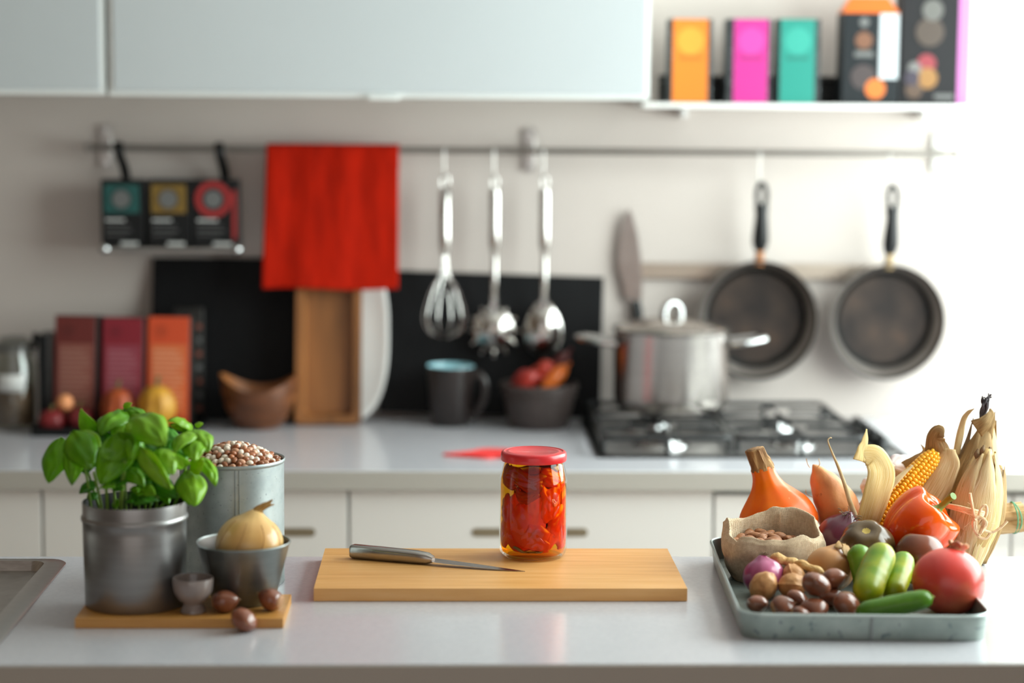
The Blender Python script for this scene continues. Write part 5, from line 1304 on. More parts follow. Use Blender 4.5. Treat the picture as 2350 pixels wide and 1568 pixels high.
# ---- onions
m_ro = mat('red_onion_skin', '641830', '802840', c3='521028', rough=0.28, scale=12, stretch=(1, 1, .25), coat=0.3)
m_ro2 = mat('red_onion_pale', 'A84070', 'C86A92', c3='963664', rough=0.28, scale=10, stretch=(1, 1, .25), coat=0.3)
m_hair = mat('onion_roots', '9A8A70', '7C6C54', rough=0.85, scale=60)
rx_ = PX(1911, 1235, 2.905)
ro = onion('red_onion', 'dark purple red onion with a tuft of dry roots, behind the olive-brown tomato', (rx_.x, 2.900, ZT + 0.002), 0.0375, 0.080, m_ro, m_hair, (R(8), R(14), 0), neck=0, seed=2)
random.seed(3)
for k in range(26):
    a = random.uniform(0, 2 * PI); q_ = random.uniform(0, 0.011)
    p_ = Vector((q_ * math.cos(a), q_ * math.sin(a), 0.0835 - q_ * .35)); d_ = Vector((math.cos(a) * .8, math.sin(a) * .8, random.uniform(.2, .9))) * random.uniform(0.006, 0.014)
    MB().tube(curve_pts([p_, p_ + d_ * .6, p_ + d_ + Vector((0, 0, -0.003))], 6), 0.0005, 5).build('root_hair', m_hair, ro)
m_dry = mat('dry_root', 'E8CFA4', 'D4B480', rough=0.7, scale=60)
lw = ro.matrix_basis.inverted() if False else None
M_ro = Matrix.Translation(ro.location) @ ro.rotation_euler.to_matrix().to_4x4()
inv = M_ro.inverted()
pts = [inv @ on_y(px, py, 2.895) for px, py in ((1962, 1183), (1950, 1150), (1936, 1105), (1922, 1068), (1908, 1035), (1900, 1012), (1905, 1005), (1909, 1006))]
MB().tube(curve_pts(pts, 30), [max(0.0042 * (1 - t / 30) ** 1.3, 0.0009) for t in range(31)], 8, flat=0.5).build('dry_shoot', m_dry, ro)
x = PX(1755, 1340, 2.722).x
onion('red_onion', 'pinkish red onion at the tray edge below the sack', (x + 0.002, 2.724, ZT + 0.003), 0.0285, 0.050, m_ro2, m_hair, (R(-10), R(-6), 0), neck=0.006, seed=4)
x = PX(1893, 1340, 2.745).x
yo = onion('yellow_onion', 'brown-skinned onion with flaking papery skin beside the cucumbers', (x, 2.748, ZT + 0.004), 0.0335, 0.060, mat('onion_skin_b', 'D09A62', 'B97C46', c3='C48C54', rough=0.38, scale=9, stretch=(1, 1, .25), coat=0.15), m_neck, (R(-12), R(18), 0), neck=0.008, seed=6)
for k, (aa, pp0) in enumerate(((-60, 40), (-20, 25), (-95, 60), (10, 45))):
    sheet('papery_skin', lambda u, v, aa=aa, pp0=pp0, k=k: Vector(((0.0350 + 0.006 * v * v) * math.cos(R(pp0 + 28 * v)) * math.cos(R(aa + 46 * (u - .5) + 8 * nz((v * 3, u, k)))), (0.0350 + 0.006 * v * v) * math.cos(R(pp0 + 28 * v)) * math.sin(R(aa + 46 * (u - .5) + 8 * nz((v * 3, u, k)))), 0.030 + (0.0335 + 0.007 * v) * math.sin(R(pp0 + 28 * v + 6 * nz((u * 4, v * 2, k)))))), 12, 8, mat('papery_skin', 'CDA668', 'A87C42', rough=0.6, scale=30, translucent=0.3), yo, solid=0.0004)
# ---- squash
m_sq = mat('squash_skin', 'F67C00', 'E85A00', c3='F06A00', spec=0.3, rough=0.4, scale=10, stretch=(2.2, 2.2, .5), lo=0.3, hi=0.7, coat=0.1, spots=('F2A06A', 60, 0.70))
sx = PX(1803, 1180, 2.955)
sq = thing('squash', 'pear-shaped orange squash with a corky stem behind the sack', 'squash', (sx.x, 2.950, ZT + 0.018), (0, R(-17), 0))
pr_ = [(0, 0), (0.025, 0.0005), (0.045, 0.008), (0.0575, 0.028), (0.0585, 0.045), (0.051, 0.066), (0.038, 0.082), (0.026, 0.096), (0.0195, 0.109), (0.0172, 0.119), (0.0165, 0.127), (0.010, 0.130), (0, 0.131)]
cp_ = curve_pts([Vector((a, 0, b)) for a, b in pr_], 40)
mb = MB().lathe([(max(p.x, 0 if i in (0, 40) else 0.0005), p.z) for i, p in enumerate(cp_)], 60)
for i, p in enumerate(mb.v):
    t = math.atan2(p.y, p.x); k = 1 + 0.012 * math.cos(10 * t); mb.v[i] = Vector((p.x * k, p.y * k, p.z))
mb.build('fruit', m_sq, sq, smooth=80)
m_cork = mat('corky_stem', 'B98F5C', '7C5632', rough=0.85, scale=30, stretch=(3, 3, .7), bump=1.0, bscale=60, bdist=0.004)
mb = MB().tube(curve_pts([(0, 0, 0.124), (0, 0, 0.130), (-0.002, 0, 0.142), (-0.003, 0, 0.153), (-0.003, 0, 0.157)], 14), [0.0172, 0.0172, 0.017, 0.0165, 0.016, 0.0155, 0.015, 0.0145, 0.0145, 0.0142, 0.014, 0.0138, 0.0138, 0.0136, 0.0128], 24)
for i, p in enumerate(mb.v):
    t = math.atan2(p.y, p.x + .004); k = 1 + 0.09 * math.sin(9 * t) + 0.05 * nz(p, 200); mb.v[i] = Vector(((p.x + .004) * k - .004, p.y * k, p.z))
mb.build('stem', m_cork, sq, smooth=60)
# ---- sweet potato
m_spt = mat('sweet_potato_skin', 'E49E66', 'C07A48', c3='D89058', rough=0.6, scale=22, stretch=(1, 1, 1), lo=.3, hi=.7, bump=0.5, bscale=45, bdist=0.004, spots=('7A4A2C', 38, 0.68))
a, b = PX(1863, 1066, 2.975), PX(1944, 1262, 2.975)
b.z = max(b.z, ZT + 0.030)
sw = thing('sweet_potato', 'sweet potato leaning up behind the red onion, narrow end up', 'sweet potato', b)
ax = a - b; n = 26; pts, rad = [], []
for k in range(n + 1):
    t = k / n; pts.append(ax * t + Vector((0.006 * math.sin(PI * t), 0, 0)))
    rad.append(0.0012 + 0.0315 * (math.sin(PI * min(1, (0.10 + 0.9 * t) ** 0.78)) ** 0.75 if t < 1 else 0))
mb = MB().tube(pts, rad, 26)
for i, p in enumerate(mb.v): mb.v[i] = p + Vector((nz(p, 45, 1), nz(p, 45, 5), nz(p, 45, 9))) * 0.004
mb.build('tuber', m_spt, sw, smooth=80)
for k, (s0, dx) in enumerate(((0.99, -0.008), (0.97, 0.006), (0.55, -0.03))):
    p_ = pts[int(s0 * n)]; MB().tube(curve_pts([p_ + Vector((dx * .8, -0.004, 0)), p_ + Vector((dx * 1.3, -0.006, 0.006)), p_ + Vector((dx * 1.3 - .002, -0.007, 0.014))], 6), 0.0006, 5).build('rootlet', m_dry, sw)
# ---- garlic
m_gar = mat('garlic_skin', 'EBDCD8', 'C9A8A8', c3='E2CFCB', rough=0.45, scale=9, stretch=(6, 6, .5), lo=.35, hi=.7)
def garlic(label, px, py, d, r, rot):
    q_ = PX(px, py, d)
    o = thing('garlic_bulb', label, 'garlic', q_, rot, 'garlic bulbs behind the corn')
    def fn(t, p):
        k = 1 + 0.09 * abs(math.cos(4 * t)) - 0.04
        z = r * 0.85 * math.sin(p) + (0.55 * r * max(0, math.sin(p)) ** 10)
        return Vector((r * k * math.cos(p) ** .85 * math.cos(t), r * k * math.cos(p) ** .85 * math.sin(t), z))
    MB().blob(fn, 56, 24).build('bulb', m_gar, o, smooth=80)
    MB().tube([(0, 0, r * 1.2), (0.001, 0, r * 1.6), (0.004, 0, r * 2.0)], [r * .22, r * .14, r * .12], 8).build('neck', m_dry, o)
    MB().tube([(0, 0, -r * .82), (0, 0, -r * .95)], [r * .3, r * .2], 10).build('root_plate', m_hair, o)
    return o
garlic('large white garlic bulb showing above the corn cob', 2064, 1082, 3.008, 0.0255, (R(70), R(20), R(-40)))
garlic('pinkish garlic bulb half hidden behind the curled corn husk', 1999, 1118, 2.990, 0.0155, (R(60), R(-40), R(10)))
garlic('small purple-streaked garlic bulb low behind the sweet potato', 1992, 1160, 2.995, 0.0140, (R(90), R(0), R(60)))
# ================================================================== corn
m_husk = mat('husk_straw', 'F8E8C4', 'C89C5C', c3='EACB94', rough=0.62, coord='UV', scale=5, stretch=(14, 0.7, 1), lo=.3, hi=.7, translucent=0.25, bump=0.5, bscale=9, bdist=0.002)
m_husk_y = mat('husk_yellow', 'FFF0C4', 'E0BC60', c3='F4DC98', rough=0.55, coord='UV', scale=5, stretch=(14, 0.6, 1), lo=.3, hi=.7, translucent=0.35, bump=0.5, bscale=9, bdist=0.002)
m_husk_b = mat('husk_brown', 'D8B47C', '7C5C38', c3='B08C58', rough=0.65, coord='UV', scale=5, stretch=(13, 0.7, 1), lo=.3, hi=.7, translucent=0.2, bump=0.5, bscale=9, bdist=0.002)
m_husk_d = mat('husk_dark', '6E5438', '4A3828', c3='8A6C48', rough=0.7, coord='UV', scale=5, stretch=(12, 1.2, 1), lo=.3, hi=.7, translucent=0.1)
m_husk_g = mat('husk_green', 'D8CC8E', 'B7B468', c3='DCC78A', rough=0.6, coord='UV', scale=4, stretch=(10, 0.6, 1), lo=.3, hi=.7, translucent=0.25)
def ribbon(name, parent, ctrl, widths, m_, hint=(0, -1, 0.2), cup=0.25, twist=0.0, nu=10, nv=30, seed=0, wave=0.02, solid=0.0005):
    """Husk leaf: ctrl are world points, widths along it; cupped around hint."""
    o0 = parent.matrix_basis.inverted()
    M_ = (Matrix.Translation(parent.location) @ parent.rotation_euler.to_matrix().to_4x4()).inverted()
    c = curve_pts(ctrl, nv)
    def wid(v):
        t = v * (len(widths) - 1); i = min(int(t), len(widths) - 2); f = t - i; f = f * f * (3 - 2 * f)
        return lerp(widths[i], widths[i + 1], f)
    fr = []
    for k, p in enumerate(c):
        t = (c[min(k + 1, nv)] - c[max(k - 1, 0)]).normalized()
        h = Vector(hint); h = h - t * h.dot(t)
        h = h.normalized() if h.length > 1e-5 else t.orthogonal().normalized()
        h = Matrix.Rotation(twist * k / nv, 3, t) @ h
        fr.append((p, t.cross(h), h))
    def fn(u, v):
        k = int(round(v * nv)); p, s_, h = fr[k]; w = wid(v); e = (u - .5) * 2
        a = e * cup * PI
        if abs(cup) > 1e-3: xx, yy = w * .5 * math.sin(a) / (cup * PI), w * .5 * (math.cos(a) - 1) / (cup * PI)
        else: xx, yy = w * .5 * e, 0
        return M_ @ (p + s_ * xx + h * (yy + w * wave * math.sin(v * 9 + e * 4 + seed) + 0.03 * w * math.sin(e * 16 + seed)))
    return sheet(name, fn, nu, nv, m_, parent, solid=solid)
# ---- open cob
ca, cb = PX(1984, 1222, 2.925), PX(2148, 1040, 2.968)
cob = thing('corn_cob', 'open corn cob with yellow kernels and peeled-back dry husks', 'corn', ca, frame_to(cb - ca, (0, 1, 0)))
LC = (cb - ca).length; RK = 0.0142
def cob_r(t): return RK * (0.80 + 0.28 * math.sin(PI * min(1, t * 0.9 + 0.14))) * (1 if t < .9 else 1 - 2.6 * (t - .9))
MB().tube([(0, 0, LC * t / 12) for t in range(13)], [cob_r(t / 12) * 0.86 for t in range(13)], 24).build('core', mat('corn_core', 'E0A222', rough=0.6), cob)
m_ker = mat('kernel', 'FFC02C', 'F8AA14', rough=0.25, scale=120, coat=0.3, rand=0.10)
kme = MB().blob(lambda t, p: Vector((0.0057 * math.copysign(abs(math.cos(p) * math.cos(t)) ** .85, math.cos(p) * math.cos(t)) * 0.72, 0.0037 * math.copysign(abs(math.cos(p) * math.sin(t)) ** .8, math.cos(p) * math.sin(t)), 0.0042 * math.sin(p))), 12, 8).mesh('kernel', 80)
# local axes of a kernel: x across the row, y along the cob, z outwards
kme.materials.append(m_ker)
Mc = Matrix.Translation(cob.location) @ cob.rotation_euler.to_matrix().to_4x4()
camloc = Mc.inverted() @ CAM
ks = []
NR, NK = 12, 27
for i in range(NR):
    for j in range(NK):
        t = (j + 0.5 + 0.35 * (i % 2)) / NK
        if t > 0.985: continue
        a = 2 * PI * i / NR + 0.02 * math.sin(j * 1.7 + i); r = cob_r(t)
        p = Vector((r * math.cos(a), r * math.sin(a), LC * t)); nrm = Vector((math.cos(a), math.sin(a), 0))
        ks.append((-(camloc - p).normalized().dot(nrm), p, a, r / RK))
ks.sort(key=lambda k: k[0])
fill = MB()
for n_, (f_, p, a, s_) in enumerate(ks):
    rot = Matrix((Vector((-math.sin(a), math.cos(a), 0)), Vector((0, 0, 1)), Vector((math.cos(a), math.sin(a), 0)))).transposed()
    if n_ < 290:
        o = put('kernel', kme, None, cob, p, rot.to_euler()); o.scale = (max(s_, .5), 1, max(s_, .6))
    else:
        M_ = Matrix.Translation(p) @ rot.to_4x4() @ Matrix.Diagonal((max(s_, .5), 1, max(s_, .6), 1))
        fill.add([M_ @ v.co for v in kme.vertices], [tuple(f.vertices) for f in kme.polygons])
fk = fill.build('kernels', m_ker, cob, smooth=80); fk['kind'] = 'stuff'
# peeled husk curling up on the left
ribbon('husk_leaf', cob, [PX(1985, 1225, 2.905), PX(1998, 1185, 2.90), PX(2015, 1130, 2.905), PX(2024, 1085, 2.915), PX(2010, 1052, 2.925), PX(1985, 1045, 2.925), PX(1976, 1052, 2.922)],
       [0.028, 0.038, 0.042, 0.044, 0.040, 0.030, 0.016], m_husk_y, hint=(.25, -1, .3), cup=.07, nv=40)
ribbon('husk_leaf', cob, [PX(1978, 1060, 2.920), PX(1982, 1035, 2.925), PX(1987, 1012, 2.93), PX(1989, 985, 2.935)], [0.030, 0.024, 0.014, 0.003], m_husk_y, hint=(.8, -1, .2), cup=.12, seed=2)
# husk sheath right of the cob
ribbon('husk_leaf', cob, [PX(2080, 1230, 2.93), PX(2120, 1160, 2.935), PX(2150, 1110, 2.945), PX(2172, 1065, 2.955), PX(2178, 1030, 2.96)], [0.030, 0.044, 0.046, 0.040, 0.020], m_husk, hint=(-.3, -1, .3), cup=.14, seed=3)
ribbon('husk_leaf', cob, [PX(2150, 1075, 2.965), PX(2150, 1040, 2.965), PX(2146, 1012, 2.962), PX(2154, 994, 2.958), PX(2166, 1004, 2.954)], [0.026, 0.040, 0.030, 0.026, 0.004], m_husk_b, hint=(-.4, -1, .1), cup=.2, seed=4)
ribbon('husk_leaf', cob, [PX(2040, 1100, 2.985), PX(2075, 1070, 2.985), PX(2100, 1052, 2.985), PX(2118, 1040, 2.985), PX(2120, 1030, 2.985), PX(2113, 1020, 2.985)], [0.016, 0.014, 0.009, 0.006, 0.004, 0.001], m_husk_b, hint=(0, -1, .2), cup=.2, seed=5)
ribbon('husk_leaf', cob, [PX(1972, 1225, 2.900), PX(2010, 1165, 2.910), PX(2055, 1105, 2.93), PX(2095, 1068, 2.95)], [0.008, 0.010, 0.010, 0.004], m_husk, hint=(-.7, -1, .5), cup=.1, seed=6)
# ---- dried cobs in their husks
def husk_cob(label, base, top, rmax, leaves, tipc, seed):
    o = thing('dried_corn', label, 'corn', base, (0, 0, 0), 'dried corn cobs tied with twine')
    ax = (top - base); L = ax.length
    pts = [ax * (k / 20) for k in range(21)]
    rad = [rmax * (0.50 + 0.50 * math.sin(PI * min(1, 0.22 + 0.62 * k / 20))) * (0.62 + 0.38 * min(1, k / 6)) * (1 if k < 13 else 1 - 0.8 * ((k - 13) / 7) ** 1.3) for k in range(21)]
    MB().tube(pts, [r_ * .92 for r_ in rad], 18).build('inner_husk', mat('husk_inner', 'C8A468', 'A8844C', rough=0.65, scale=40, stretch=(2, 2, .25)), o, smooth=80)
    axn = ax.normalized(); s1 = axn.orthogonal().normalized(); s2 = axn.cross(s1)
    for a_, m_, w_, s0, e0, flare in leaves:
        d_ = Vector((math.cos(R(a_)), math.sin(R(a_)), 0)); d_ = (d_ - axn * d_.dot(axn)).normalized()
        ctrl = []
        for k in range(6):
            t = lerp(s0, e0, k / 5); i = min(20, max(0, int(t * 20)))
            off = rad[i] * 0.98 + flare * max(0, (k - 3.2) / 1.8) ** 2
            ctrl.append(base + ax * t + d_ * off)
        ribbon('husk_leaf', o, ctrl, [w_ * .72, w_ * .95, w_, w_ * .85, w_ * .45, w_ * .08], m_, hint=d_, cup=.30, nv=24, seed=seed + a_, wave=0.015)
    return o
b1, t1_ = PX(2165, 1290, 2.945), PX(2266, 965, 3.005); b1 = PX(2190, 1300, 2.955); b1.z = ZC + 0.004
c1 = husk_cob('tallest dried corn cob with brown husk and black silk tip', b1, t1_, 0.036, [(-90, m_husk_b, .078, .06, .97, .000), (-40, m_husk, .064, .04, .96, .003), (-135, m_husk_b, .07, .05, .93, .004), (180, m_husk_d, .045, .05, .99, .012), (20, m_husk_b, .05, .05, 1.02, .010), (90, m_husk_b, .06, .05, .95, 0), (-70, m_husk_d, .022, .10, .90, .001)], None, 1)
M1 = c1.location
silk = mat('corn_silk_black', '2A2226', '3A2E30', rough=0.7, scale=60)
random.seed(9)
for k in range(14):
    p = [PX(2252, 960, 2.985), PX(2258 + random.uniform(-6, 6), 940, 2.985 + random.uniform(-.006, .006)), PX(2262 + random.uniform(-10, 12), 925 + random.uniform(-6, 6), 2.985 + random.uniform(-.008, .008)), PX(2266 + random.uniform(-12, 12), 908 + random.uniform(-6, 10), 2.985)]
    MB().tube([q_ - M1 for q_ in curve_pts(p, 14)], [0.0030 - 0.00015 * t for t in range(15)], 6).build('silk_strand', silk, c1)
ribbon('husk_tip', c1, [PX(2195, 1045, 2.985), PX(2204, 1000, 2.99), PX(2212, 965, 2.992), PX(2222, 948, 2.992), PX(2236, 938, 2.992)], [.012, .013, .010, .007, .001], m_husk, cup=.3, seed=8)
ribbon('husk_tip', c1, [PX(2262, 1000, 2.985), PX(2274, 975, 2.985), PX(2284, 945, 2.985)], [.022, .014, .001], m_husk_b, cup=.2, seed=9)
ribbon('husk_tip', c1, [PX(2240, 985, 2.965), PX(2262, 970, 2.962), PX(2274, 950, 2.968), PX(2273, 938, 2.975)], [.03, .022, .012, .004], m_husk_b, cup=.2, seed=11)
b2, t2_ = PX(2214, 1300, 2.900), PX(2268, 1030, 2.925); b2.z = ZC + 0.004
c2_ = husk_cob('pale dried corn cob at the front of the tied bundle', b2, t2_, 0.036, [(-90, m_husk, .066, .0, .98, .001), (-35, m_husk_g, .055, .0, .97, .002), (-140, m_husk, .055, .0, .95, .002), (30, m_husk_g, .05, .0, .99, .006), (180, m_husk, .05, .02, .95, 0), (90, m_husk, .06, .02, .95, 0)], None, 2)
for k, (px, py) in enumerate(((2245, 1030), (2258, 1022), (2272, 1026), (2284, 1040), (2286, 1062))):
    ribbon('husk_tip', c2_, [PX(2255 + k * 4, 1062, 2.925), PX(px - 2, py + 14, 2.92), PX(px, py, 2.922)], [.012, .010, .003], m_husk_d if k != 3 else m_husk, cup=.3, seed=k + 20)
b3, t3_ = PX(2238, 1320, 2.940), PX(2296, 1068, 2.968); b3.z = ZC + 0.004
c3_ = husk_cob('shorter brown dried corn cob at the window side of the tied bundle', b3, t3_, 0.024, [(-90, m_husk_b, .05, 0, .97, .001), (-30, m_husk_b, .045, .0, 1.0, .003), (-140, m_husk_d, .045, .0, .9, 0), (40, m_husk_b, .045, 0, .97, .004), (150, m_husk_d, .05, 0, .95, 0)], None, 3)
ribbon('husk_tip', c3_, [PX(2285, 1110, 2.94), PX(2292, 1088, 2.94), PX(2284, 1066, 2.942)], [.016, .013, .003], m_husk_d, cup=.2, seed=31)
# twine round the bundle, with knot
m_tw = mat('twine', 'EBCFA8', 'D6B388', rough=0.85, scale=80, bump=0.6, bscale=200)
twn = thing('twine', 'pale jute twine knotted round the dried corn bundle', 'twine', PX(2240, 1200, 2.87))
to = twn.location.copy()
for k, dz in enumerate((0, 0.005, 0.0095)):
    loop = [PX(2150, 1155 + 3 * k, 2.925), PX(2172, 1158 + 3 * k, 2.900), PX(2200, 1163 + 4 * k, 2.880), PX(2238, 1172 + 5 * k, 2.868), PX(2268, 1178 + 4 * k, 2.890), PX(2290, 1180 + 3 * k, 2.935), PX(2285, 1176, 2.985), PX(2240, 1165, 3.005), PX(2185, 1155, 2.995)]
    cl = curve_pts([p - to for p in loop + loop[:1]], 60)[:-1]
    MB().tube(cl, 0.0021, 7, closed=True).build('strand', m_tw, twn)
random.seed(4)
for k in range(12):
    ctr = PX(2243, 1205, 2.862); a0 = k * .9
    lp = [ctr + Vector((0.012 * math.cos(a0 + t * 1.05) * (0.6 + .4 * math.sin(k + t)), -0.002 - 0.007 * math.sin(a0 * 2 + t * 1.3) ** 2, 0.013 * math.sin(a0 + t * 1.05))) for t in range(5)]
    MB().tube([p - to for p in curve_pts(lp, 18)], 0.0021, 7).build('knot_turn', m_tw, twn)
for ctrl in ([(2240, 1205), (2232, 1165), (2226, 1132)], [(2248, 1205), (2264, 1180), (2262, 1160), (2250, 1170), (2245, 1195)], [(2250, 1215), (2275, 1222), (2295, 1212), (2312, 1196)], [(2236, 1215), (2246, 1232), (2262, 1236), (2272, 1226)]):
    MB().tube([PX(px, py, 2.858) - to for px, py in ctrl] if len(ctrl) < 3 else [p - to for p in curve_pts([PX(px, py, 2.858) for px, py in ctrl], 16)], 0.0021, 7).build('loose_end', m_tw, twn)
for k in range(22):
    p = PX(2243 + random.uniform(-14, 30), 1210 + random.uniform(-45, 25), 2.860); d_ = Vector((random.uniform(-1, 1), random.uniform(-.6, .2), random.uniform(-1, 1))) * random.uniform(.008, .02)
    MB().tube([q_ - to for q_ in curve_pts([p, p + d_ * .5 + Vector((0, 0, .002)), p + d_], 6)], 0.00022, 4).build('fibre', m_tw, twn)
# ---- bundle of stalks on the right, tied green
r0, r1 = PX(2349, 1186, 3.000), PX(2215, 1200, 3.012)
sb_ = thing('stalk_bundle', 'bundle of dry straw-coloured stalks bound with thin green string', 'stalks', r1)
r1v = Vector(r1)
m_stk = mat('dry_stalk', 'D8B888', 'B08C5C', c3='C8A474', rough=0.7, scale=30, stretch=(.4, 3, 3), bump=0.5, bscale=60)
for k, (dy, dz, rr_) in enumerate(((0, 0.009, .0115), (-0.010, -0.009, .0115), (0.012, -0.006, .011), (-0.012, 0.005, .008), (0.006, 0.016, .006), (-0.002, -0.016, .007))):
    d_ = (r0 - r1v); e = d_ * (1 - .02 * (k % 3)) + Vector((0, dy, dz))
    MB().tube([Vector((0, dy, dz)), d_ * .5 + Vector((0, dy * 1.05, dz)), e], [rr_, rr_ * 1.02, rr_], 9).build('stalk', m_stk, sb_, smooth=50)
m_grs = mat('green_string', '5FA07E', rough=0.6)
for off in (-0.003, 0.003):
    ctr = (r0 - r1v) * (1 - 22 * mpp(2.975) / (r0 - r1v).length)
    MB().tube([ctr + Vector((off * math.cos(2 * PI * t / 24 + off * 100) + .002 * math.cos(4 * PI * t / 24), 0.0245 * math.cos(2 * PI * t / 24), 0.0235 * math.sin(2 * PI * t / 24))) for t in range(24)], 0.0011, 6, closed=True).build('string_turn', m_grs, sb_)

# ================================================================== sack with almonds
m_bur = mat('burlap', 'F2DABA', 'DCC09C', c3='E8CEAC', rough=0.9, scale=240, detail=2, lo=.3, hi=.7, bump=0.6, bscale=420, bdist=0.0015)
def weave(M, period):
    N, L = M.node_tree.nodes, M.node_tree.links
    b = N['Principled BSDF']; tc = N.new('ShaderNodeTexCoord')
    hs = []
    for d in ('X', 'Z'):
        mp = N.new('ShaderNodeMapping'); mp.inputs['Rotation'].default_value = (0, 0, 0.6 if d == 'X' else 0)
        w_ = N.new('ShaderNodeTexWave'); w_.bands_direction = d; w_.inputs['Scale'].default_value = 0.314 / period
        w_.inputs['Distortion'].default_value = 1.2; w_.inputs['Detail'].default_value = 1; w_.inputs['Detail Scale'].default_value = 0.6
        L.new(tc.outputs['Object'], mp.inputs['Vector']); L.new(mp.outputs[0], w_.inputs['Vector']); hs.append(w_.outputs['Fac'])
    mx = N.new('ShaderNodeMath'); mx.operation = 'MULTIPLY'; L.new(hs[0], mx.inputs[0]); L.new(hs[1], mx.inputs[1])
    bp_ = N.new('ShaderNodeBump'); bp_.inputs['Strength'].default_value = 0.8; bp_.inputs['Distance'].default_value = 0.0015
    L.new(mx.outputs[0], bp_.inputs['Height']); L.new(bp_.outputs[0], b.inputs['Normal'])
    src = b.inputs['Base Color'].links[0].from_socket
    cm = N.new('ShaderNodeMix'); cm.data_type = 'RGBA'; cm.blend_type = 'MULTIPLY'; cm.inputs['Factor'].default_value = 0.45
    mr = N.new('ShaderNodeMapRange'); mr.inputs['To Min'].default_value = 0.75; mr.inputs['To Max'].default_value = 1.6
    L.new(mx.outputs[0], mr.inputs['Value']); L.new(src, cm.inputs['A']); L.new(mr.outputs[0], cm.inputs['B']); L.new(cm.outputs['Result'], b.inputs['Base Color'])
weave(m_bur, 0.0013)
sc_ = Vector((PX(1774, 1250, 2.838).x, 2.838, ZT + 0.0004))
sack = thing('burlap_sack', 'small open burlap sack with a rolled edge, holding almonds', 'sack', sc_, (0, 0, R(2)))
def sack_rim(t):                                 # height of the opening round the sack
    s_ = math.sin(t); c_ = math.cos(t)
    return 0.063 + 0.017 * max(0, s_) ** .8 + 0.006 * max(0, s_) * c_ + 0.012 * max(0, c_) * max(0, s_ + .3) + 0.012 * math.exp(-((math.atan2(math.sin(t - R(165)), math.cos(t - R(165)))) / .28) ** 2) + 0.0030 * math.sin(5 * t + 1) + 0.0035 * nz((math.cos(t) * 2.4, math.sin(t) * 2.4, 3.1), 1.6) - 0.008 * math.exp(-((math.atan2(math.sin(t - R(212)), math.cos(t - R(212)))) / .22) ** 2)
def sack_fn(u, v):
    t = 2 * PI * u; h = sack_rim(t)
    sq_ = (abs(math.cos(t)) ** 2.6 + abs(math.sin(t)) ** 2.6) ** (-1 / 2.6)
    rx, ry = 0.0665 * sq_, 0.054 * sq_
    if v < 0.7:
        s_ = v / 0.7; z = h * s_ ** 1.05; k = 0.86 + 0.19 * math.sin(PI * min(1, s_ * .92) * .62) + 0.035 * math.sin(PI * s_)
        k *= 1 + 0.045 * nz((math.cos(t) * 2, math.sin(t) * 2, s_ * 2.5), 1.4) + 0.020 * math.sin(6 * t + 4 * s_) * s_ + 0.020 * math.sin(11 * t - 3 * s_) * s_ * s_ - 0.05 * math.exp(-((math.atan2(math.sin(t - R(205)), math.cos(t - R(205)))) / .16) ** 2) * s_
    elif v < 0.82:
        s_ = (v - .7) / .12; z = h + 0.0045 * math.sin(PI * s_); k = 1.005 - 0.075 * s_
    else:
        s_ = (v - .82) / .18; z = h - 0.050 * s_; k = 0.93 - 0.03 * s_
        k *= 1 + 0.02 * math.sin(3 * t + 5 * s_)
    k2_ = 1 if v < .7 else 1 + 0.016 * math.sin(6 * t + 4) + 0.016 * math.sin(11 * t - 3) + 0.045 * nz((math.cos(t) * 2, math.sin(t) * 2, 2.5), 1.4) - 0.05 * math.exp(-((math.atan2(math.sin(t - R(205)), math.cos(t - R(205)))) / .16) ** 2)
    return Vector((rx * k * k2_, 0, 0)) * math.cos(t) + Vector((0, ry * k * k2_, 0)) * math.sin(t) + Vector((0, 0, z))
mb = MB().grid(sack_fn, 84, 44)
mb.add([sack_fn(k / 84, 0) for k in range(84)], [tuple(range(84))])
mb.build('cloth', m_bur, sack, smooth=80)
hem = [sack_fn(k / 84, 0.70) for k in range(84)]
MB().tube([sack_fn(0.20, v) * 0.992 + Vector((0, -0.0008, 0.0008)) for v in (0.83, .88, .92, .96, 1.0)], 0.0006, 6).build('seam', mat('burlap_seam', 'D0B08C', rough=0.9), sack)
MB().grid(lambda u, v: Vector((0.060 * v * math.cos(2 * PI * u), 0.047 * v * math.sin(2 * PI * u), 0.0445 - 0.004 * v)), 28, 6).build('almond_fill', mat('almond_fill', '9A6848', '6E4630', rough=0.7, scale=110, bump=1, bscale=130, bdist=.004), sack)
sack.children[-1]['kind'] = 'stuff'
m_alm = mat('almond', 'B07850', '8E5836', c3='A06A44', rough=0.6, scale=120, stretch=(1, 4, 4), rand=0.15)
ame = MB().blob(lambda t, p: Vector((0.0112 * math.copysign(abs(math.cos(p) * math.cos(t)) ** 1.0, math.cos(t)) * 1.0, 0.0066 * math.cos(p) * math.sin(t) * (1 - 0.25 * math.cos(p) * math.cos(t)), 0.0052 * math.sin(p) * (1 - .2 * math.cos(t) * math.cos(p)))), 16, 10).mesh('almond', 80)
ame.materials.append(m_alm)
random.seed(14); pts = []
tries = 0
while len(pts) < 34 and tries < 3000:
    tries += 1
    x, y = random.uniform(-.056, .052), random.uniform(-.042, .042)
    if (x / .058) ** 2 + (y / .045) ** 2 > 1: continue
    if all((x - p[0]) ** 2 + (y - p[1]) ** 2 > 0.0125 ** 2 for p in pts): pts.append((x, y))
for i, (x, y) in enumerate(pts):
    z = 0.0475 + 0.009 * max(0, 1 - ((x + .012) / .05) ** 2) + random.uniform(-.001, .002)
    tag(put('almond', ame, None, None, (sc_.x + x, sc_.y + y, sc_.z + z), (random.uniform(-.5, .5), random.uniform(-.4, .4), random.uniform(0, 2 * PI))), 'brown-skinned almond in the burlap sack', 'almond', 'almonds in the sack')

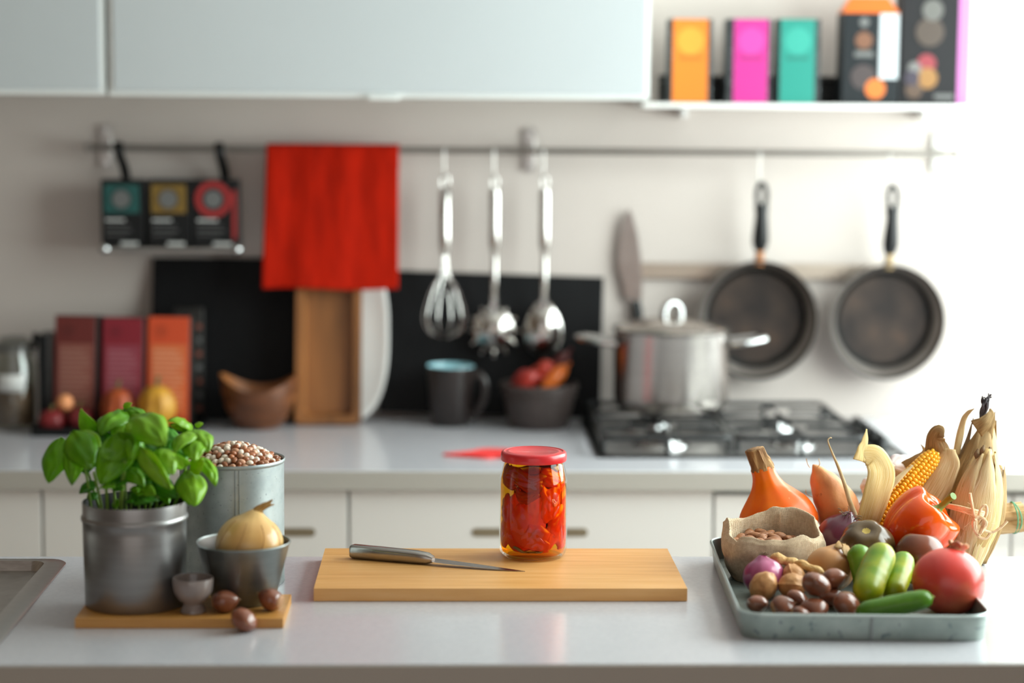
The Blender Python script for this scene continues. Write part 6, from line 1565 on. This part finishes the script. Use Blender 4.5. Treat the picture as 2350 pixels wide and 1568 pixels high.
# ================================================================== nuts at the tray front
def walnut(px, py, d, z, r, rot, label):
    x = PX(px, py, d).x
    o = thing('walnut', label, 'walnut', (x, d, z), rot, 'walnuts in the tray')
    def half(sg):
        def fn(t, p):
            q_ = Vector((math.cos(p) * math.cos(t), math.cos(p) * math.sin(t), math.sin(p)))
            k = 1 + 0.055 * nz(q_, 3.2, r * 900 + px) + 0.03 * nz(q_, 7, px)
            seam = 0.07 * math.exp(-(q_.y / 0.10) ** 2)
            v = q_ * r * (k + seam); v.z *= 1.12; v.y *= .95
            if v.y * sg < 0: v.y = 0.0
            return v
        return fn
    for sg in (1, -1): MB().blob(half(sg), 36, 22).build('shell_half', m_wal, o, smooth=80)
    return o
m_wal = mat('walnut_shell', 'D09A64', 'A8723E', c3='C48C56', rough=0.55, scale=70, lo=.3, hi=.7, bump=0.6, bscale=110, bdist=.003)
walnut(1752, 1352, 2.672, ZT + 0.0265, 0.0185, (R(20), R(15), R(30)), 'walnut in front of the pinkish red onion')
walnut(1818, 1346, 2.672, ZT + 0.0275, 0.0182, (R(75), R(10), R(15)), 'walnut with its seam showing, between the chestnuts and peanuts')
walnut(1822, 1318, 2.715, ZT + 0.0300, 0.0165, (R(-30), R(40), R(60)), 'walnut under the peanuts, next to the onion with papery skin')
m_pea = mat('peanut_shell', 'E4BC80', 'CF9F5E', c3='DAB070', rough=0.65, scale=60, bump=0.8, bscale=160, bdist=.003)
def peanut(a, b, r, label, seed):
    a, b = Vector(a), Vector(b); o = thing('peanut', label, 'peanut', a, (0, 0, 0), 'peanuts in the tray'); n = 24; L = b - a
    pts = [L * (k / n) + Vector((0, 0, .002 * math.sin(PI * k / n))) for k in range(n + 1)]
    rad = [max(0.0006, r * (1 - (1 - min(1, min(k, n - k) / n / .16)) ** 2.2) ** .5 * (0.82 + 0.18 * math.cos(4 * PI * (k / n - .27)))) for k in range(n + 1)]
    mb = MB().tube(pts, rad, 18)
    for i, p in enumerate(mb.v): mb.v[i] = p + Vector((nz(p, 260, seed), nz(p, 260, seed + 2), nz(p, 260, seed + 4))) * .0007
    mb.build('shell', m_pea, o, smooth=80)
    MB().tube([pts[-1] - L.normalized() * .001, pts[-1] + L.normalized() * .0025], [.0016, .0008], 6).build('beak', m_pea, o)
    return o
peanut(PX(1766, 1280, 2.747), PX(1836, 1302, 2.738), 0.0092, 'fat peanut lying on top of the walnuts against the sack', 1)
peanut(PX(1822, 1292, 2.727), PX(1892, 1320, 2.706), 0.0072, 'slim peanut slanting down towards the onion with papery skin', 2)
CT = [(1738, 1382, 2.622, .0155, (80, 10, 40), .82, 'chestnut lying in the rounded corner of the tray'), (1795, 1383, 2.600, .0160, (70, -30, 100), .92, 'chestnut next to the tray corner, paler edge up'),
      (1868, 1397, 2.597, .0150, (100, 0, 0), .98, 'chestnut with its pale base facing out, under another chestnut'), (1873, 1353, 2.610, .0445, (60, 20, -30), 1.04, 'glossy dark chestnut stacked on top of another chestnut'),
      (1944, 1380, 2.605, .0180, (140, 25, 20), 1.02, 'chestnut with its flat side up beside the large cucumber'), (1912, 1335, 2.665, .0400, (75, 0, 60), .95, 'chestnut resting against the onion with papery skin'), (1834, 1405, 2.579, .0125, (90, 20, 80), .72, 'smallest chestnut at the tray front between the others'), (1908, 1395, 2.660, .0155, (80, 0, 10), .9, 'chestnut low down behind the flat-sided chestnut'), (1830, 1385, 2.640, .0155, (80, 40, 10), .9, 'chestnut low down below the walnut with the seam')]
for px, py, d, z, rt, s_, l in CT:
    chestnut((PX(px, py, d).x, d, ZT + z), tuple(R(a) for a in rt), l, s_, 'chestnuts in the tray')
